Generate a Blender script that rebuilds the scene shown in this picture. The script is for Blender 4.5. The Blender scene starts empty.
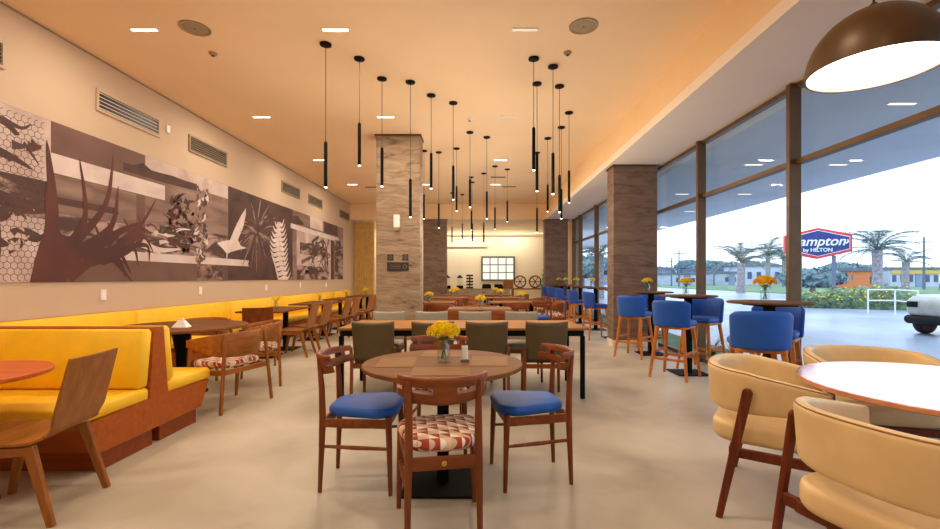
import bpy, math, random
from mathutils import Vector, Matrix
R = random.Random(7)
PI = math.pi
sc = bpy.context.scene
C = sc.collection
F = 450.0

# ------------------------------------------------------------------ materials
def lin(c):
    out = []
    for v in c[:3]:
        v /= 255.0
        out.append(v / 12.92 if v <= 0.04045 else ((v + 0.055) / 1.055) ** 2.4)
    return (out[0], out[1], out[2], 1.0)

MATS = {}
def _new(name):
    m = bpy.data.materials.new(name); m.use_nodes = True
    nt = m.node_tree; nt.nodes.clear()
    o = nt.nodes.new('ShaderNodeOutputMaterial')
    b = nt.nodes.new('ShaderNodeBsdfPrincipled')
    nt.links.new(b.outputs[0], o.inputs[0])
    MATS[name] = m
    return m, nt, b, o

def _noise(nt, scale, detail=3, coord='Object', stretch=(1, 1, 1), dist=0.0):
    tc = nt.nodes.new('ShaderNodeTexCoord'); mp = nt.nodes.new('ShaderNodeMapping')
    mp.inputs['Scale'].default_value = stretch
    nz = nt.nodes.new('ShaderNodeTexNoise')
    nz.inputs['Scale'].default_value = scale; nz.inputs['Detail'].default_value = detail
    nz.inputs['Distortion'].default_value = dist
    nt.links.new(tc.outputs[coord], mp.inputs[0]); nt.links.new(mp.outputs[0], nz.inputs[0])
    return nz

def _ramp(nt, src, stops):
    r = nt.nodes.new('ShaderNodeValToRGB'); nt.links.new(src, r.inputs[0])
    while len(r.color_ramp.elements) < len(stops): r.color_ramp.elements.new(0.5)
    for e, (p, c) in zip(r.color_ramp.elements, stops):
        e.position = p; e.color = lin(c)
    return r

def _bump(nt, b, src, strength, dist=0.01):
    k = nt.nodes.new('ShaderNodeBump'); k.inputs['Strength'].default_value = strength
    k.inputs['Distance'].default_value = dist
    nt.links.new(src, k.inputs['Height']); nt.links.new(k.outputs[0], b.inputs['Normal'])

def plain(name, c, rough=0.5, metal=0.0, vary=0.06, scale=6.0, bump=0.0, spec=0.5, sheen=0.0):
    m, nt, b, o = _new(name)
    nz = _noise(nt, scale, 3)
    lo = [max(0, v * (1 - vary)) for v in c]; hi = [min(255, v * (1 + vary)) for v in c]
    r = _ramp(nt, nz.outputs[0], [(0.3, lo), (0.7, hi)])
    nt.links.new(r.outputs[0], b.inputs['Base Color'])
    b.inputs['Roughness'].default_value = rough; b.inputs['Metallic'].default_value = metal
    b.inputs['Specular IOR Level'].default_value = spec
    if sheen: b.inputs['Sheen Weight'].default_value = sheen
    if bump:
        n2 = _noise(nt, 140, 2); _bump(nt, b, n2.outputs[0], bump, 0.003)
    return m

def wood(name, dark, light, axis=0, rough=0.42, scale=3.0):
    m, nt, b, o = _new(name)
    st = [9, 9, 9]; st[axis] = 0.9
    nz = _noise(nt, scale, 5, 'Object', st, 0.6)
    r = _ramp(nt, nz.outputs[0], [(0.28, dark), (0.52, [(a + c) / 2 for a, c in zip(dark, light)]), (0.75, light)])
    nt.links.new(r.outputs[0], b.inputs['Base Color'])
    b.inputs['Roughness'].default_value = rough
    b.inputs['Specular IOR Level'].default_value = .3
    return m

def matte(*names):
    for n_ in names:
        for q in MATS[n_].node_tree.nodes:
            if q.type == 'BSDF_PRINCIPLED': q.inputs['Roughness'].default_value = .65; q.inputs['Specular IOR Level'].default_value = .12

def emit(name, c, s):
    m = bpy.data.materials.new(name); m.use_nodes = True
    nt = m.node_tree; nt.nodes.clear()
    o = nt.nodes.new('ShaderNodeOutputMaterial'); e = nt.nodes.new('ShaderNodeEmission')
    e.inputs[0].default_value = lin(c); e.inputs[1].default_value = s
    nt.links.new(e.outputs[0], o.inputs[0]); MATS[name] = m
    return m

def glass(name, tint, refl=1.0, rough=0.0):
    m = bpy.data.materials.new(name); m.use_nodes = True
    nt = m.node_tree; nt.nodes.clear()
    o = nt.nodes.new('ShaderNodeOutputMaterial')
    t = nt.nodes.new('ShaderNodeBsdfTransparent'); t.inputs[0].default_value = lin(tint)
    g = nt.nodes.new('ShaderNodeBsdfGlossy'); g.inputs['Roughness'].default_value = rough
    ge = nt.nodes.new('ShaderNodeNewGeometry'); dt = nt.nodes.new('ShaderNodeVectorMath'); dt.operation = 'DOT_PRODUCT'
    nt.links.new(ge.outputs['Incoming'], dt.inputs[0]); nt.links.new(ge.outputs['Normal'], dt.inputs[1])
    def M(op, a, b_, c_=None):
        n = nt.nodes.new('ShaderNodeMath'); n.operation = op
        for i, v in enumerate((a, b_, c_)):
            if v is None: continue
            if isinstance(v, (int, float)): n.inputs[i].default_value = v
            else: nt.links.new(v, n.inputs[i])
        return n
    f = M('MULTIPLY_ADD', M('POWER', M('SUBTRACT', 1.0, M('ABSOLUTE', dt.outputs['Value'], 0).outputs[0]).outputs[0], 5.0).outputs[0], .96, .04)
    mu = M('MULTIPLY', f.outputs[0], refl)
    mx = nt.nodes.new('ShaderNodeMixShader')
    nt.links.new(mu.outputs[0], mx.inputs[0])
    nt.links.new(t.outputs[0], mx.inputs[1]); nt.links.new(g.outputs[0], mx.inputs[2])
    nt.links.new(mx.outputs[0], o.inputs[0]); MATS[name] = m
    return m

def stone(name, stops, bump=0.6):
    m, nt, b, o = _new(name)
    nz = _noise(nt, 3.6, 7, 'Object', (0.6, 0.6, 2.4), 1.0)
    n2 = _noise(nt, 9, 4, 'Object', (0.7, 0.7, 2.4), 0.5)
    mx = nt.nodes.new('ShaderNodeMath'); mx.operation = 'MULTIPLY_ADD'
    mx.inputs[1].default_value = 0.35
    nt.links.new(n2.outputs[0], mx.inputs[0]); nt.links.new(nz.outputs[0], mx.inputs[2])
    r = _ramp(nt, mx.outputs[0], stops)
    nt.links.new(r.outputs[0], b.inputs['Base Color'])
    b.inputs['Roughness'].default_value = 0.75
    _bump(nt, b, mx.outputs[0], bump, 0.05)
    return m

def pattern_fabric(name):
    m, nt, b, o = _new(name)
    tc = nt.nodes.new('ShaderNodeTexCoord'); sp = nt.nodes.new('ShaderNodeSeparateXYZ')
    mp = nt.nodes.new('ShaderNodeMapping'); mp.inputs['Scale'].default_value = (19, 23, 19)
    mp.inputs['Location'].default_value = (20.3, 20.2, 0)
    nt.links.new(tc.outputs['Object'], mp.inputs[0]); nt.links.new(mp.outputs[0], sp.inputs[0])
    def M(op, a, bb=None):
        n = nt.nodes.new('ShaderNodeMath'); n.operation = op
        for i, v in enumerate((a, bb)):
            if v is None: continue
            if isinstance(v, (int, float)): n.inputs[i].default_value = v
            else: nt.links.new(v, n.inputs[i])
        return n.outputs[0]
    zz = M('MULTIPLY', sp.outputs[2], 0.8)
    x = M('ADD', sp.outputs[0], 0.0); y = M('SUBTRACT', sp.outputs[1], zz)
    u, v = M('FRACT', x), M('FRACT', y)
    par = M('MODULO', M('ADD', M('FLOOR', x), M('FLOOR', y)), 2.0)
    par3 = M('MODULO', M('ADD', M('FLOOR', x), M('MULTIPLY', M('FLOOR', y), 2.0)), 3.0)
    tri = M('GREATER_THAN', M('ADD', u, v), 1.0)
    def mix(f, a, bb):
        n = nt.nodes.new('ShaderNodeMix'); n.data_type = 'RGBA'
        nt.links.new(f, n.inputs[0])
        for s, q in ((6, a), (7, bb)):
            if isinstance(q, tuple): n.inputs[s].default_value = q
            else: nt.links.new(q, n.inputs[s])
        return n.outputs[2]
    a = mix(M('GREATER_THAN', par3, 0.5), lin((222, 190, 150)), lin((165, 62, 30)))
    c = mix(M('GREATER_THAN', par, 0.5), lin((238, 224, 205)), lin((200, 175, 150)))
    nt.links.new(mix(tri, c, a), b.inputs['Base Color'])
    b.inputs['Roughness'].default_value = 0.85
    return m

plain('wall_paint', (196, 170, 142), 0.8, vary=0.015, scale=1)
plain('wall_pale', (230, 218, 196), 0.8, vary=0.015, scale=1)
plain('ceiling_paint', (244, 214, 174), 0.9, vary=0.01, scale=1)
plain('soffit_paint', (242, 226, 208), 0.9, vary=0.01, scale=1)
plain('fascia_paint', (240, 206, 158), 0.9, vary=0.01, scale=1)
plain('white', (238, 234, 226), 0.6, vary=0.02)
plain('white_plastic', (235, 232, 226), 0.35, vary=0.02)
plain('black', (14, 13, 13), 0.4, vary=0.1)
plain('black_metal', (12, 11, 11), 0.5, vary=0.1, spec=0.35)
plain('dark_bronze', (88, 62, 34), 0.42, 0.35, vary=0.08)
plain('frame_bronze', (104, 76, 42), 0.45, 0.25, vary=0.06)
plain('yellow_vinyl', (246, 190, 12), 0.55, vary=0.03, bump=0.1)
plain('blue_fabric', (6, 82, 178), 0.6, vary=0.05, bump=0.15, sheen=0.1)
plain('navy_fabric', (12, 66, 158), 0.65, vary=0.05, bump=0.15, sheen=0.1)
plain('olive_leather', (84, 68, 38), 0.5, vary=0.06)
plain('grey_fabric', (150, 140, 122), 0.75, vary=0.04)
plain('beige_leather', (226, 194, 140), 0.45, vary=0.03, bump=0.06)
plain('seam', (150, 112, 60), 0.5)
plain('brass', (200, 160, 70), 0.3, 0.8)
plain('speaker_grey', (158, 138, 110), 0.8)
plain('kraft', (138, 97, 52), 0.8, vary=0.05)
plain('petal', (255, 212, 0), 0.5, vary=0.12, scale=30)
plain('petal_orange', (252, 176, 6), 0.5, vary=0.12, scale=30)
plain('leaf', (96, 128, 40), 0.5, vary=0.2, scale=20)
plain('stem', (90, 120, 40), 0.5)
plain('outlet', (232, 222, 206), 0.5, vary=0.01)
plain('grille_dark', (66, 56, 46), 0.6)
plain('steel', (170, 168, 164), 0.3, 0.8)
plain('sign_black', (30, 25, 22), 0.4)
plain('sign_mark', (112, 98, 84), 0.5)
plain('gold_slat', (214, 172, 96), 0.5, vary=0.06)
plain('window_green', (84, 92, 78), 0.5)
plain('counter_grey', (166, 146, 120), 0.5)
plain('baseboard_white', (222, 205, 182), 0.6)
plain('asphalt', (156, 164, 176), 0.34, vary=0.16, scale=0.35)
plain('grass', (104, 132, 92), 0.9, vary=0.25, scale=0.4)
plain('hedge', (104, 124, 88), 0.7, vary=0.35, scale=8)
plain('tree_leaf_hazy', (104, 128, 128), 0.8, vary=0.3, scale=3)  # distance haze put into the leaf colour: lighter and bluer
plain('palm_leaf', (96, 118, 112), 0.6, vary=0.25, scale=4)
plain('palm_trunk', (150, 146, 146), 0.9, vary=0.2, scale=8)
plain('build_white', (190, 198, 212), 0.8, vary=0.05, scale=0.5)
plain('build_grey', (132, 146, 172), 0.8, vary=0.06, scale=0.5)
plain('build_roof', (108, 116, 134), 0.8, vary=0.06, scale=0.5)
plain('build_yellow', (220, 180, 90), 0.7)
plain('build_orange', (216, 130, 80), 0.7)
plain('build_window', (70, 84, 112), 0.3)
plain('canopy_paint', (232, 234, 236), 0.85, vary=0.03, scale=0.6)
plain('sign_blue', (20, 48, 118), 0.4)
plain('sign_red', (214, 44, 58), 0.4)
plain('car_cream', (214, 206, 190), 0.3)
plain('rubber', (22, 24, 26), 0.8)
wood('red_wood', (104, 50, 18), (142, 74, 30), 2)
wood('red_wood_h', (108, 52, 18), (148, 78, 32), 0)
wood('walnut', (130, 74, 24), (166, 100, 38), 2)
wood('walnut_h', (134, 78, 24), (176, 108, 42), 0)
wood('mahogany', (86, 34, 10), (130, 56, 20), 2)
wood('booth_wood', (154, 70, 12), (178, 90, 20), 0)
wood('plinth_wood', (124, 52, 12), (150, 68, 18), 0)
wood('oak_leg', (170, 92, 26), (214, 132, 50), 2)
wood('top_brown', (108, 70, 32), (136, 92, 46), 0)
wood('top_walnut', (92, 56, 28), (140, 90, 50), 0)
wood('top_oak', (140, 94, 44), (172, 120, 62), 0)
wood('top_orange', (184, 84, 26), (216, 112, 44), 0)
wood('top_cherry', (196, 128, 92), (216, 152, 112), 0, 0.22)
for n_ in MATS['top_cherry'].node_tree.nodes:
    if n_.type == 'BSDF_PRINCIPLED': n_.inputs['Coat Weight'].default_value = .8; n_.inputs['Coat Roughness'].default_value = .12
matte('top_brown', 'top_walnut', 'top_oak', 'kraft', 'black_metal')
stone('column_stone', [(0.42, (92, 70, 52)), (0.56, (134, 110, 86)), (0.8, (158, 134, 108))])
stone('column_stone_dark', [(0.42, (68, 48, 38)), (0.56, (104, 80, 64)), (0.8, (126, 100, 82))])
pattern_fabric('pattern_fabric')
emit('lamp_white', (255, 240, 214), 9.0)
emit('lamp_soft', (255, 236, 200), 2.0)
emit('pane_lit', (255, 250, 236), .85)
emit('cove', (255, 228, 176), 1.6)
emit('lamp_dim', (255, 236, 200), .75)
glass('window_glass', (236, 242, 250), .5)
glass('jar_glass', (246, 250, 247), 1.0)

m, nt, b, o = _new('floor_concrete')
nz = _noise(nt, 0.9, 6, 'Object', (1, 1, 1), 0.6)
r = _ramp(nt, nz.outputs[0], [(0.32, (160, 149, 130)), (0.5, (186, 175, 156)), (0.7, (202, 192, 174))])
nt.links.new(r.outputs[0], b.inputs['Base Color'])
rr = nt.nodes.new('ShaderNodeMapRange'); rr.inputs[3].default_value = 0.34; rr.inputs[4].default_value = 0.5
nt.links.new(nz.outputs[0], rr.inputs[0]); nt.links.new(rr.outputs[0], b.inputs['Roughness'])
b.inputs['Specular IOR Level'].default_value = 0.35

# murals: printed browns
def mural_mat(name, lo, hi, scale, stretch=(1, 1, 1), p=(0.35, 0.65)):
    m, nt, b, o = _new(name)
    nz = _noise(nt, scale, 6, 'Object', stretch, 0.8)
    r = _ramp(nt, nz.outputs[0], [(p[0], lo), (p[1], hi)])
    nt.links.new(r.outputs[0], b.inputs['Base Color']); b.inputs['Roughness'].default_value = 0.7
    return m
mural_mat('mur_light', (172, 146, 134), (208, 186, 174), 1.4)
mural_mat('mur_blotch', (72, 46, 38), (172, 142, 128), 2.6, (1, 0.7, 2.2), (0.45, 0.6))
mural_mat('mur_brown', (92, 62, 52), (114, 82, 70), 1.0)
mural_mat('mur_mid', (108, 80, 68), (150, 120, 106), 1.6, (1, 0.5, 2.4))
mural_mat('mur_dark', (58, 33, 27), (84, 51, 41), 2.0)
mural_mat('mur_tangle', (66, 38, 30), (160, 124, 110), 5.0, (1, 1, 1.4), (0.42, 0.66))
mural_mat('mur_band', (196, 176, 166), (216, 198, 188), 2.0)
mural_mat('mur_plant', (72, 32, 24), (92, 43, 33), 1.2)
mural_mat('mur_line', (70, 48, 42), (84, 58, 50), 2.0)
mural_mat('mur_bird', (204, 182, 170), (224, 206, 196), 4.0)

# ------------------------------------------------------------------ mesh builder
class MB:
    def __init__(s): s.v = []; s.f = []; s.m = []; s.M = None; s.cur = 0
    def add(s, vs, fs):
        o = len(s.v)
        for p in vs:
            p = Vector(p)
            if s.M is not None: p = s.M @ p
            s.v.append(p)
        for f in fs:
            s.f.append([i + o for i in f]); s.m.append(s.cur)
    def box(s, c, d, b=0.0, M=None):
        x, y, z = d[0] / 2, d[1] / 2, d[2] / 2
        T = Matrix.Translation(Vector(c))
        if M is not None: T = T @ M.to_4x4()
        if b <= 0:
            vs = [(i * x, j * y, k * z) for i in (-1, 1) for j in (-1, 1) for k in (-1, 1)]
            fs = [(0, 1, 3, 2), (4, 6, 7, 5), (0, 4, 5, 1), (2, 3, 7, 6), (0, 2, 6, 4), (1, 5, 7, 3)]
        else:
            b = min(b, x * .9, y * .9, z * .9)
            vs = []; ix = {}
            for i in (-1, 1):
                for j in (-1, 1):
                    for k in (-1, 1):
                        for a in range(3):
                            q = [i * (x - b), j * (y - b), k * (z - b)]
                            q[a] = (i * x, j * y, k * z)[a]
                            ix[(i, j, k, a)] = len(vs); vs.append(q)
            fs = []
            I = lambda i, j, k, a: ix[(i, j, k, a)]
            for t in (-1, 1):
                fs.append([I(t, -1, -1, 0), I(t, 1, -1, 0), I(t, 1, 1, 0), I(t, -1, 1, 0)][::t])
                fs.append([I(-1, t, -1, 1), I(-1, t, 1, 1), I(1, t, 1, 1), I(1, t, -1, 1)][::t])
                fs.append([I(-1, -1, t, 2), I(1, -1, t, 2), I(1, 1, t, 2), I(-1, 1, t, 2)][::t])
            for p in (-1, 1):
                for q in (-1, 1):
                    fs.append([I(p, q, -1, 0), I(p, q, 1, 0), I(p, q, 1, 1), I(p, q, -1, 1)][::-p * q])
                    fs.append([I(p, -1, q, 0), I(p, 1, q, 0), I(p, 1, q, 2), I(p, -1, q, 2)][::p * q])
                    fs.append([I(-1, p, q, 1), I(1, p, q, 1), I(1, p, q, 2), I(-1, p, q, 2)][::-p * q])
                    for r_ in (-1, 1):
                        fs.append([I(p, q, r_, 0), I(p, q, r_, 1), I(p, q, r_, 2)][::p * q * r_])
        s.add([T @ Vector(p) for p in vs], fs)
    def bar(s, p0, p1, w0, d0, w1=None, d1=None, ref=(1, 0, 0), ch=0.25):
        w1 = w0 if w1 is None else w1; d1 = d0 if d1 is None else d1
        p0, p1 = Vector(p0), Vector(p1); ax = (p1 - p0).normalized()
        u = Vector(ref); u = (u - ax * u.dot(ax))
        if u.length < 1e-4: u = Vector((0, 1, 0)); u = u - ax * u.dot(ax)
        u.normalize(); w = ax.cross(u)
        vs = []
        for p, a, d in ((p0, w0, d0), (p1, w1, d1)):
            a /= 2; d /= 2; k = ch * min(a, d)
            for (x, y) in ((a, d - k), (a - k, d), (-a + k, d), (-a, d - k), (-a, -d + k), (-a + k, -d), (a - k, -d), (a, -d + k)):
                vs.append(p + u * x + w * y)
        n = 8
        fs = [[i, (i + 1) % n, n + (i + 1) % n, n + i] for i in range(n)] + [list(range(n))[::-1], list(range(n, 2 * n))]
        s.add(vs, fs)
    def tube(s, pts, rad, n=10, flat=1.0, ref=(0, 0, 1)):
        pts = [Vector(p) for p in pts]
        if not isinstance(rad, (list, tuple)): rad = [rad] * len(pts)
        vs = []; L = len(pts)
        if abs((pts[-1] - pts[0]).normalized().dot(Vector(ref).normalized())) > .75: ref = (1, 0, 0)
        for i, p in enumerate(pts):
            t = (pts[min(i + 1, L - 1)] - pts[max(i - 1, 0)]).normalized()
            u = Vector(ref); u = u - t * u.dot(t)
            if u.length < 1e-3: u = Vector((1, 0, 0)); u = u - t * u.dot(t)
            u.normalize(); w = t.cross(u)
            for k in range(n):
                a = 2 * PI * k / n
                vs.append(p + (u * math.cos(a) * flat + w * math.sin(a)) * rad[i])
        fs = []
        for i in range(L - 1):
            for k in range(n):
                fs.append([i * n + k, i * n + (k + 1) % n, (i + 1) * n + (k + 1) % n, (i + 1) * n + k])
        fs.append(list(range(n))[::-1]); fs.append([(L - 1) * n + k for k in range(n)])
        s.add(vs, fs)
    def lathe(s, prof, n=32, c=(0, 0, 0), caps=True):
        vs = []; c = Vector(c)
        for r, z in prof:
            for k in range(n):
                a = 2 * PI * k / n
                vs.append(c + Vector((r * math.cos(a), r * math.sin(a), z)))
        fs = []
        for i in range(len(prof) - 1):
            for k in range(n):
                fs.append([i * n + k, i * n + (k + 1) % n, (i + 1) * n + (k + 1) % n, (i + 1) * n + k])
        if caps:
            fs.append(list(range(n))[::-1]); fs.append([(len(prof) - 1) * n + k for k in range(n)])
        s.add(vs, fs)
    def shell(s, P, us, vs_, th, mask=None):
        nu, nv = len(us), len(vs_); e = 1e-3
        top = []; bot = []
        for v in vs_:
            for u in us:
                p = Vector(P(u, v))
                du = Vector(P(min(u + e, 1), v)) - Vector(P(max(u - e, 0), v))
                dv = Vector(P(u, min(v + e, 1))) - Vector(P(u, max(v - e, 0)))
                n = du.cross(dv); n = n.normalized() if n.length > 1e-12 else Vector((0, 0, 1))
                t = th(u, v) if callable(th) else th
                top.append(p + n * t / 2); bot.append(p - n * t / 2)
        N = nu * nv; fs = []; cnt = {}
        for j in range(nv - 1):
            for i in range(nu - 1):
                if mask and not mask(0.5 * (us[i] + us[i + 1]), 0.5 * (vs_[j] + vs_[j + 1])): continue
                q = [j * nu + i, j * nu + i + 1, (j + 1) * nu + i + 1, (j + 1) * nu + i]
                fs.append(q); fs.append([N + k for k in q[::-1]])
                for k in range(4):
                    a, b_ = q[k], q[(k + 1) % 4]
                    if (b_, a) in cnt: del cnt[(b_, a)]
                    else: cnt[(a, b_)] = 1
        for (a, b_) in cnt: fs.append([b_, a, N + a, N + b_])
        used = sorted({i for f in fs for i in f}); mp = {o_: k for k, o_ in enumerate(used)}
        al = top + bot
        s.add([al[i] for i in used], [[mp[i] for i in f] for f in fs])
    def prism(s, poly, z0, z1, M=None):
        n = len(poly)
        vs = [Vector((x, y, z0)) for x, y in poly] + [Vector((x, y, z1)) for x, y in poly]
        if M is not None: vs = [M @ v for v in vs]
        fs = [list(range(n))[::-1], list(range(n, 2 * n))] + [[i, (i + 1) % n, n + (i + 1) % n, n + i] for i in range(n)]
        s.add(vs, fs)
    def pad(s, out, z0, z1, r, dome=0.0, k=4, zf=None):
        n = len(out); nr = []
        for i in range(n):
            a, b_ = Vector(out[i - 1]), Vector(out[(i + 1) % n]); d = (b_ - a).normalized()
            nr.append(Vector((-d.y, d.x)))
        cx = sum(p[0] for p in out) / n; cy = sum(p[1] for p in out) / n
        loops = []
        for i in range(k + 1):
            a = PI / 2 * i / k
            loops.append((r * (1 - math.sin(a)), z0 + r * (1 - math.cos(a))))
        for i in range(k + 1):
            a = PI / 2 * i / k
            loops.append((r * (1 - math.cos(a)), z1 - r + r * math.sin(a)))
        vs = []
        for ins, z in loops:
            for p, q in zip(out, nr): vs.append(Vector((p[0] + q.x * ins, p[1] + q.y * ins, z)))
        L = len(loops); ins = loops[-1][0]
        for fr in (0.75, 0.45, 0.2):
            for p, q in zip(out, nr):
                x, y = p[0] + q.x * ins, p[1] + q.y * ins
                vs.append(Vector((cx + (x - cx) * fr, cy + (y - cy) * fr, z1 + dome * (1 - fr * fr))))
            L += 1
        fs = [list(range(n))[::-1]]
        for i in range(L - 1):
            for j in range(n):
                fs.append([i * n + j, i * n + (j + 1) % n, (i + 1) * n + (j + 1) % n, (i + 1) * n + j])
        fs.append([(L - 1) * n + j for j in range(n)])
        if zf: vs = [Vector((p.x, p.y, p.z + zf(p.x, p.y))) for p in vs]
        s.add(vs, fs)
    def build(s, name, mats, parent=None, smooth=True, ang=38):
        me = bpy.data.meshes.new(name)
        me.from_pydata([tuple(v) for v in s.v], [], s.f)
        if isinstance(mats, str): mats = [mats]
        for q in mats: me.materials.append(MATS[q])
        if len(mats) > 1:
            me.polygons.foreach_set('material_index', s.m)
        if smooth:
            me.polygons.foreach_set('use_smooth', [True] * len(me.polygons))
            me.set_sharp_from_angle(angle=math.radians(ang))
        me.update()
        o = bpy.data.objects.new(name, me); C.objects.link(o)
        if parent is not None: o.parent = parent
        return o

def tag(o, label=None, cat=None, group=None, kind=None):
    if label: o['label'] = label
    if cat: o['category'] = cat
    if group: o['group'] = group
    if kind: o['kind'] = kind
    return o
def thing(name, label, cat, loc=(0, 0, 0), rz=0.0, group=None):
    o = bpy.data.objects.new(name, None); C.objects.link(o)
    o.empty_display_size = 0.1
    o.location = loc; o.rotation_euler = (0, 0, rz)
    return tag(o, label, cat, group)
def copy_tree(o, loc=None, rz=None, label=None, group=None, par=None):
    c = o.copy(); C.objects.link(c)
    if par is not None: c.parent = par
    if loc is not None: c.location = loc
    if rz is not None: c.rotation_euler = (0, 0, rz)
    if label: c['label'] = label
    if group: c['group'] = group
    for ch in list(o.children): copy_tree(ch, par=c)
    return c
class Kind:
    """first placement uses the original, later ones copy it"""
    def __init__(s, make): s.make = make; s.o = None
    def put(s, x, y, rz, label, group, z=0.0):
        if s.o is None:
            s.o = s.make(); s.o.location = (x, y, z); s.o.rotation_euler = (0, 0, rz)
            s.o['label'] = label; s.o['group'] = group
            return s.o
        return copy_tree(s.o, (x, y, z), rz, label, group)
def face(dx, dy): return math.atan2(dy, dx) - PI / 2
def struct(o): o['kind'] = 'structure'; return o
def lsp(n): return [i / (n - 1) for i in range(n)]
EDGE = [0, .006, .02, .05, .1, .2, .35, .5, .65, .8, .9, .95, .98, .994, 1]
def soft(th, ru=0.06, rv=0.12, mn=0.12):
    def f(u, v):
        a = min(1, min(u, 1 - u) / ru); b_ = min(1, min(v, 1 - v) / rv)
        g = lambda t: math.sqrt(max(0, 1 - (1 - t) ** 2))
        return th * max(mn, g(a) * g(b_))
    return f
def rrect(x0, x1, y0, y1, r, n=5, xr0=None, xr1=None):
    """rounded outline, counter-clockwise; xr0/xr1 = x limits at y0 (rear)"""
    a0 = x0 if xr0 is None else xr0; a1 = x1 if xr1 is None else xr1
    pts = []
    for (cx, cy, st) in ((a1 - r, y0 + r, -90), (x1 - r, y1 - r, 0), (x0 + r, y1 - r, 90), (a0 + r, y0 + r, 180)):
        for i in range(n + 1):
            a = math.radians(st + 90 * i / n)
            pts.append((cx + r * math.cos(a), cy + r * math.sin(a)))
    return pts

# ------------------------------------------------------------------ the room
XL, XR, XF, YB, Y0 = -4.57, 3.48, 2.42, 19.0, -3.0
HC, HS, YE = 3.93, 3.37, 16.1
def slab(name, c, d, mat):
    mb = MB(); mb.box(c, d); return struct(mb.build(name, mat, smooth=False))
def span(name, x0, x1, y0, y1, z0, z1, mat):
    return slab(name, ((x0 + x1) / 2, (y0 + y1) / 2, (z0 + z1) / 2), (x1 - x0, y1 - y0, z1 - z0), mat)
span('floor', XL - .2, XR + .06, Y0 - .2, YB + .2, -.1, 0, 'floor_concrete')
span('ceiling', XL - .2, XF + .15, Y0 - .2, YE + .1, HC, HC + .1, 'ceiling_paint')
span('ceiling_soffit', XF, XR + .1, Y0 - .2, YE + .1, HS, HS + .12, 'soffit_paint')
span('ceiling_fascia', XF, XF + .12, Y0 - .2, YE + .1, HS + .12, HC, 'fascia_paint')
span('ceiling_bulkhead', XL, XF, YE, YE + .1, HS, HC, 'fascia_paint')
span('ceiling_far', XL - .2, XR + .1, YE + .1, YB + .2, HS, HS + .12, 'soffit_paint')
span('wall_left', XL - .2, XL, Y0 - .2, YB + .2, 0, HC, 'wall_paint')
span('wall_back', XL, XR + .1, YB, YB + .2, 0, HS, 'wall_pale')
span('wall_behind', XL, XR + .1, Y0 - .2, Y0, 0, HC, 'wall_paint')
span('wall_right', XR, XR + .12, 16.02, YB, 0, HS, 'wall_paint')
span('shadow_gap_strip', XL, XL + .01, Y0, YE, HC - .022, HC - .008, 'speaker_grey')  # darker strip imitating the shadow gap between wall and ceiling

# window wall: one window per bay
edges = [Y0, -1.17, .85, 2.87, 4.89, 6.91, 8.93, 10.95, 12.97, 14.99, 16.02]
for i in range(len(edges) - 1):
    a, b_ = edges[i], edges[i + 1]
    mb = MB()
    mb.box((XR - .07, b_ - .03, HS / 2), (.13, .06, HS - .002), .004)
    mb.box((XR - .03, (a + b_) / 2 - .03, 2.53), (.08, b_ - a - .06, .06), .004)
    mb.box((XR - .03, (a + b_) / 2 - .03, .03), (.08, b_ - a - .06, .06), .004)
    mb.box((XR - .03, (a + b_) / 2 - .03, HS - .026), (.08, b_ - a - .06, .05), .004)
    w = struct(mb.build('window_%d' % (i + 1), 'frame_bronze', smooth=False))
    for z0, z1 in ((.06, 2.5), (2.56, HS - .05)):
        g = MB(); g.box((XR, (a + b_) / 2 - .03, (z0 + z1) / 2), (.012, b_ - a - .06, z1 - z0))
        g.build('pane', 'window_glass', w, smooth=False)

# columns
def column(name, label, x0, x1, y0, mat, top, capx=0.02):
    t = thing(name, label, 'column', ((x0 + x1) / 2, y0 + .2, 0), 0, None)
    hx = (x1 - x0) / 2
    mb = MB(); mb.box((0, 0, (.13 + top) / 2), (2 * hx, .4, top - .13), .006); mb.build('shaft', mat, t, False)
    mb = MB(); mb.box((0, 0, .065), (2 * hx + .02, .42, .13), .004); mb.build('skirting', 'baseboard_white', t, False)
    mb = MB(); mb.box((0, 0, top - .014), (2 * hx + .05, .45, .026), .003); mb.build('cap_strip', 'dark_bronze', t, False)
    return t
column('stone_column', 'grey textured stone column with black plaques behind the long table', -1.88, -1.07, 8.3, 'column_stone', HC)
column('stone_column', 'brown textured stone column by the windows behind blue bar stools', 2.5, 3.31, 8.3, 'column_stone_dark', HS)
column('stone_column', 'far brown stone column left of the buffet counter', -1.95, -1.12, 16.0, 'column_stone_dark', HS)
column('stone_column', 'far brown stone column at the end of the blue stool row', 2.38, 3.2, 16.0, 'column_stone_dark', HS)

# slatted screen at the far left corner, pale corridor wall beside it
t = thing('slatted_screen', 'golden vertical slat screen at the far end of the yellow banquette', 'screen', (-4.2, 16.6, 0))
for k in range(11):
    mb = MB(); mb.box((-.33 + k * .066, 0, HS / 2 - .01), (.042, .05, HS - .03), .004); mb.build('slat', 'gold_slat', t, False)
mb = MB(); mb.box((0, .045, HS / 2 - .01), (.74, .03, HS - .03)); mb.build('backing', 'gold_slat', t, False)

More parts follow.
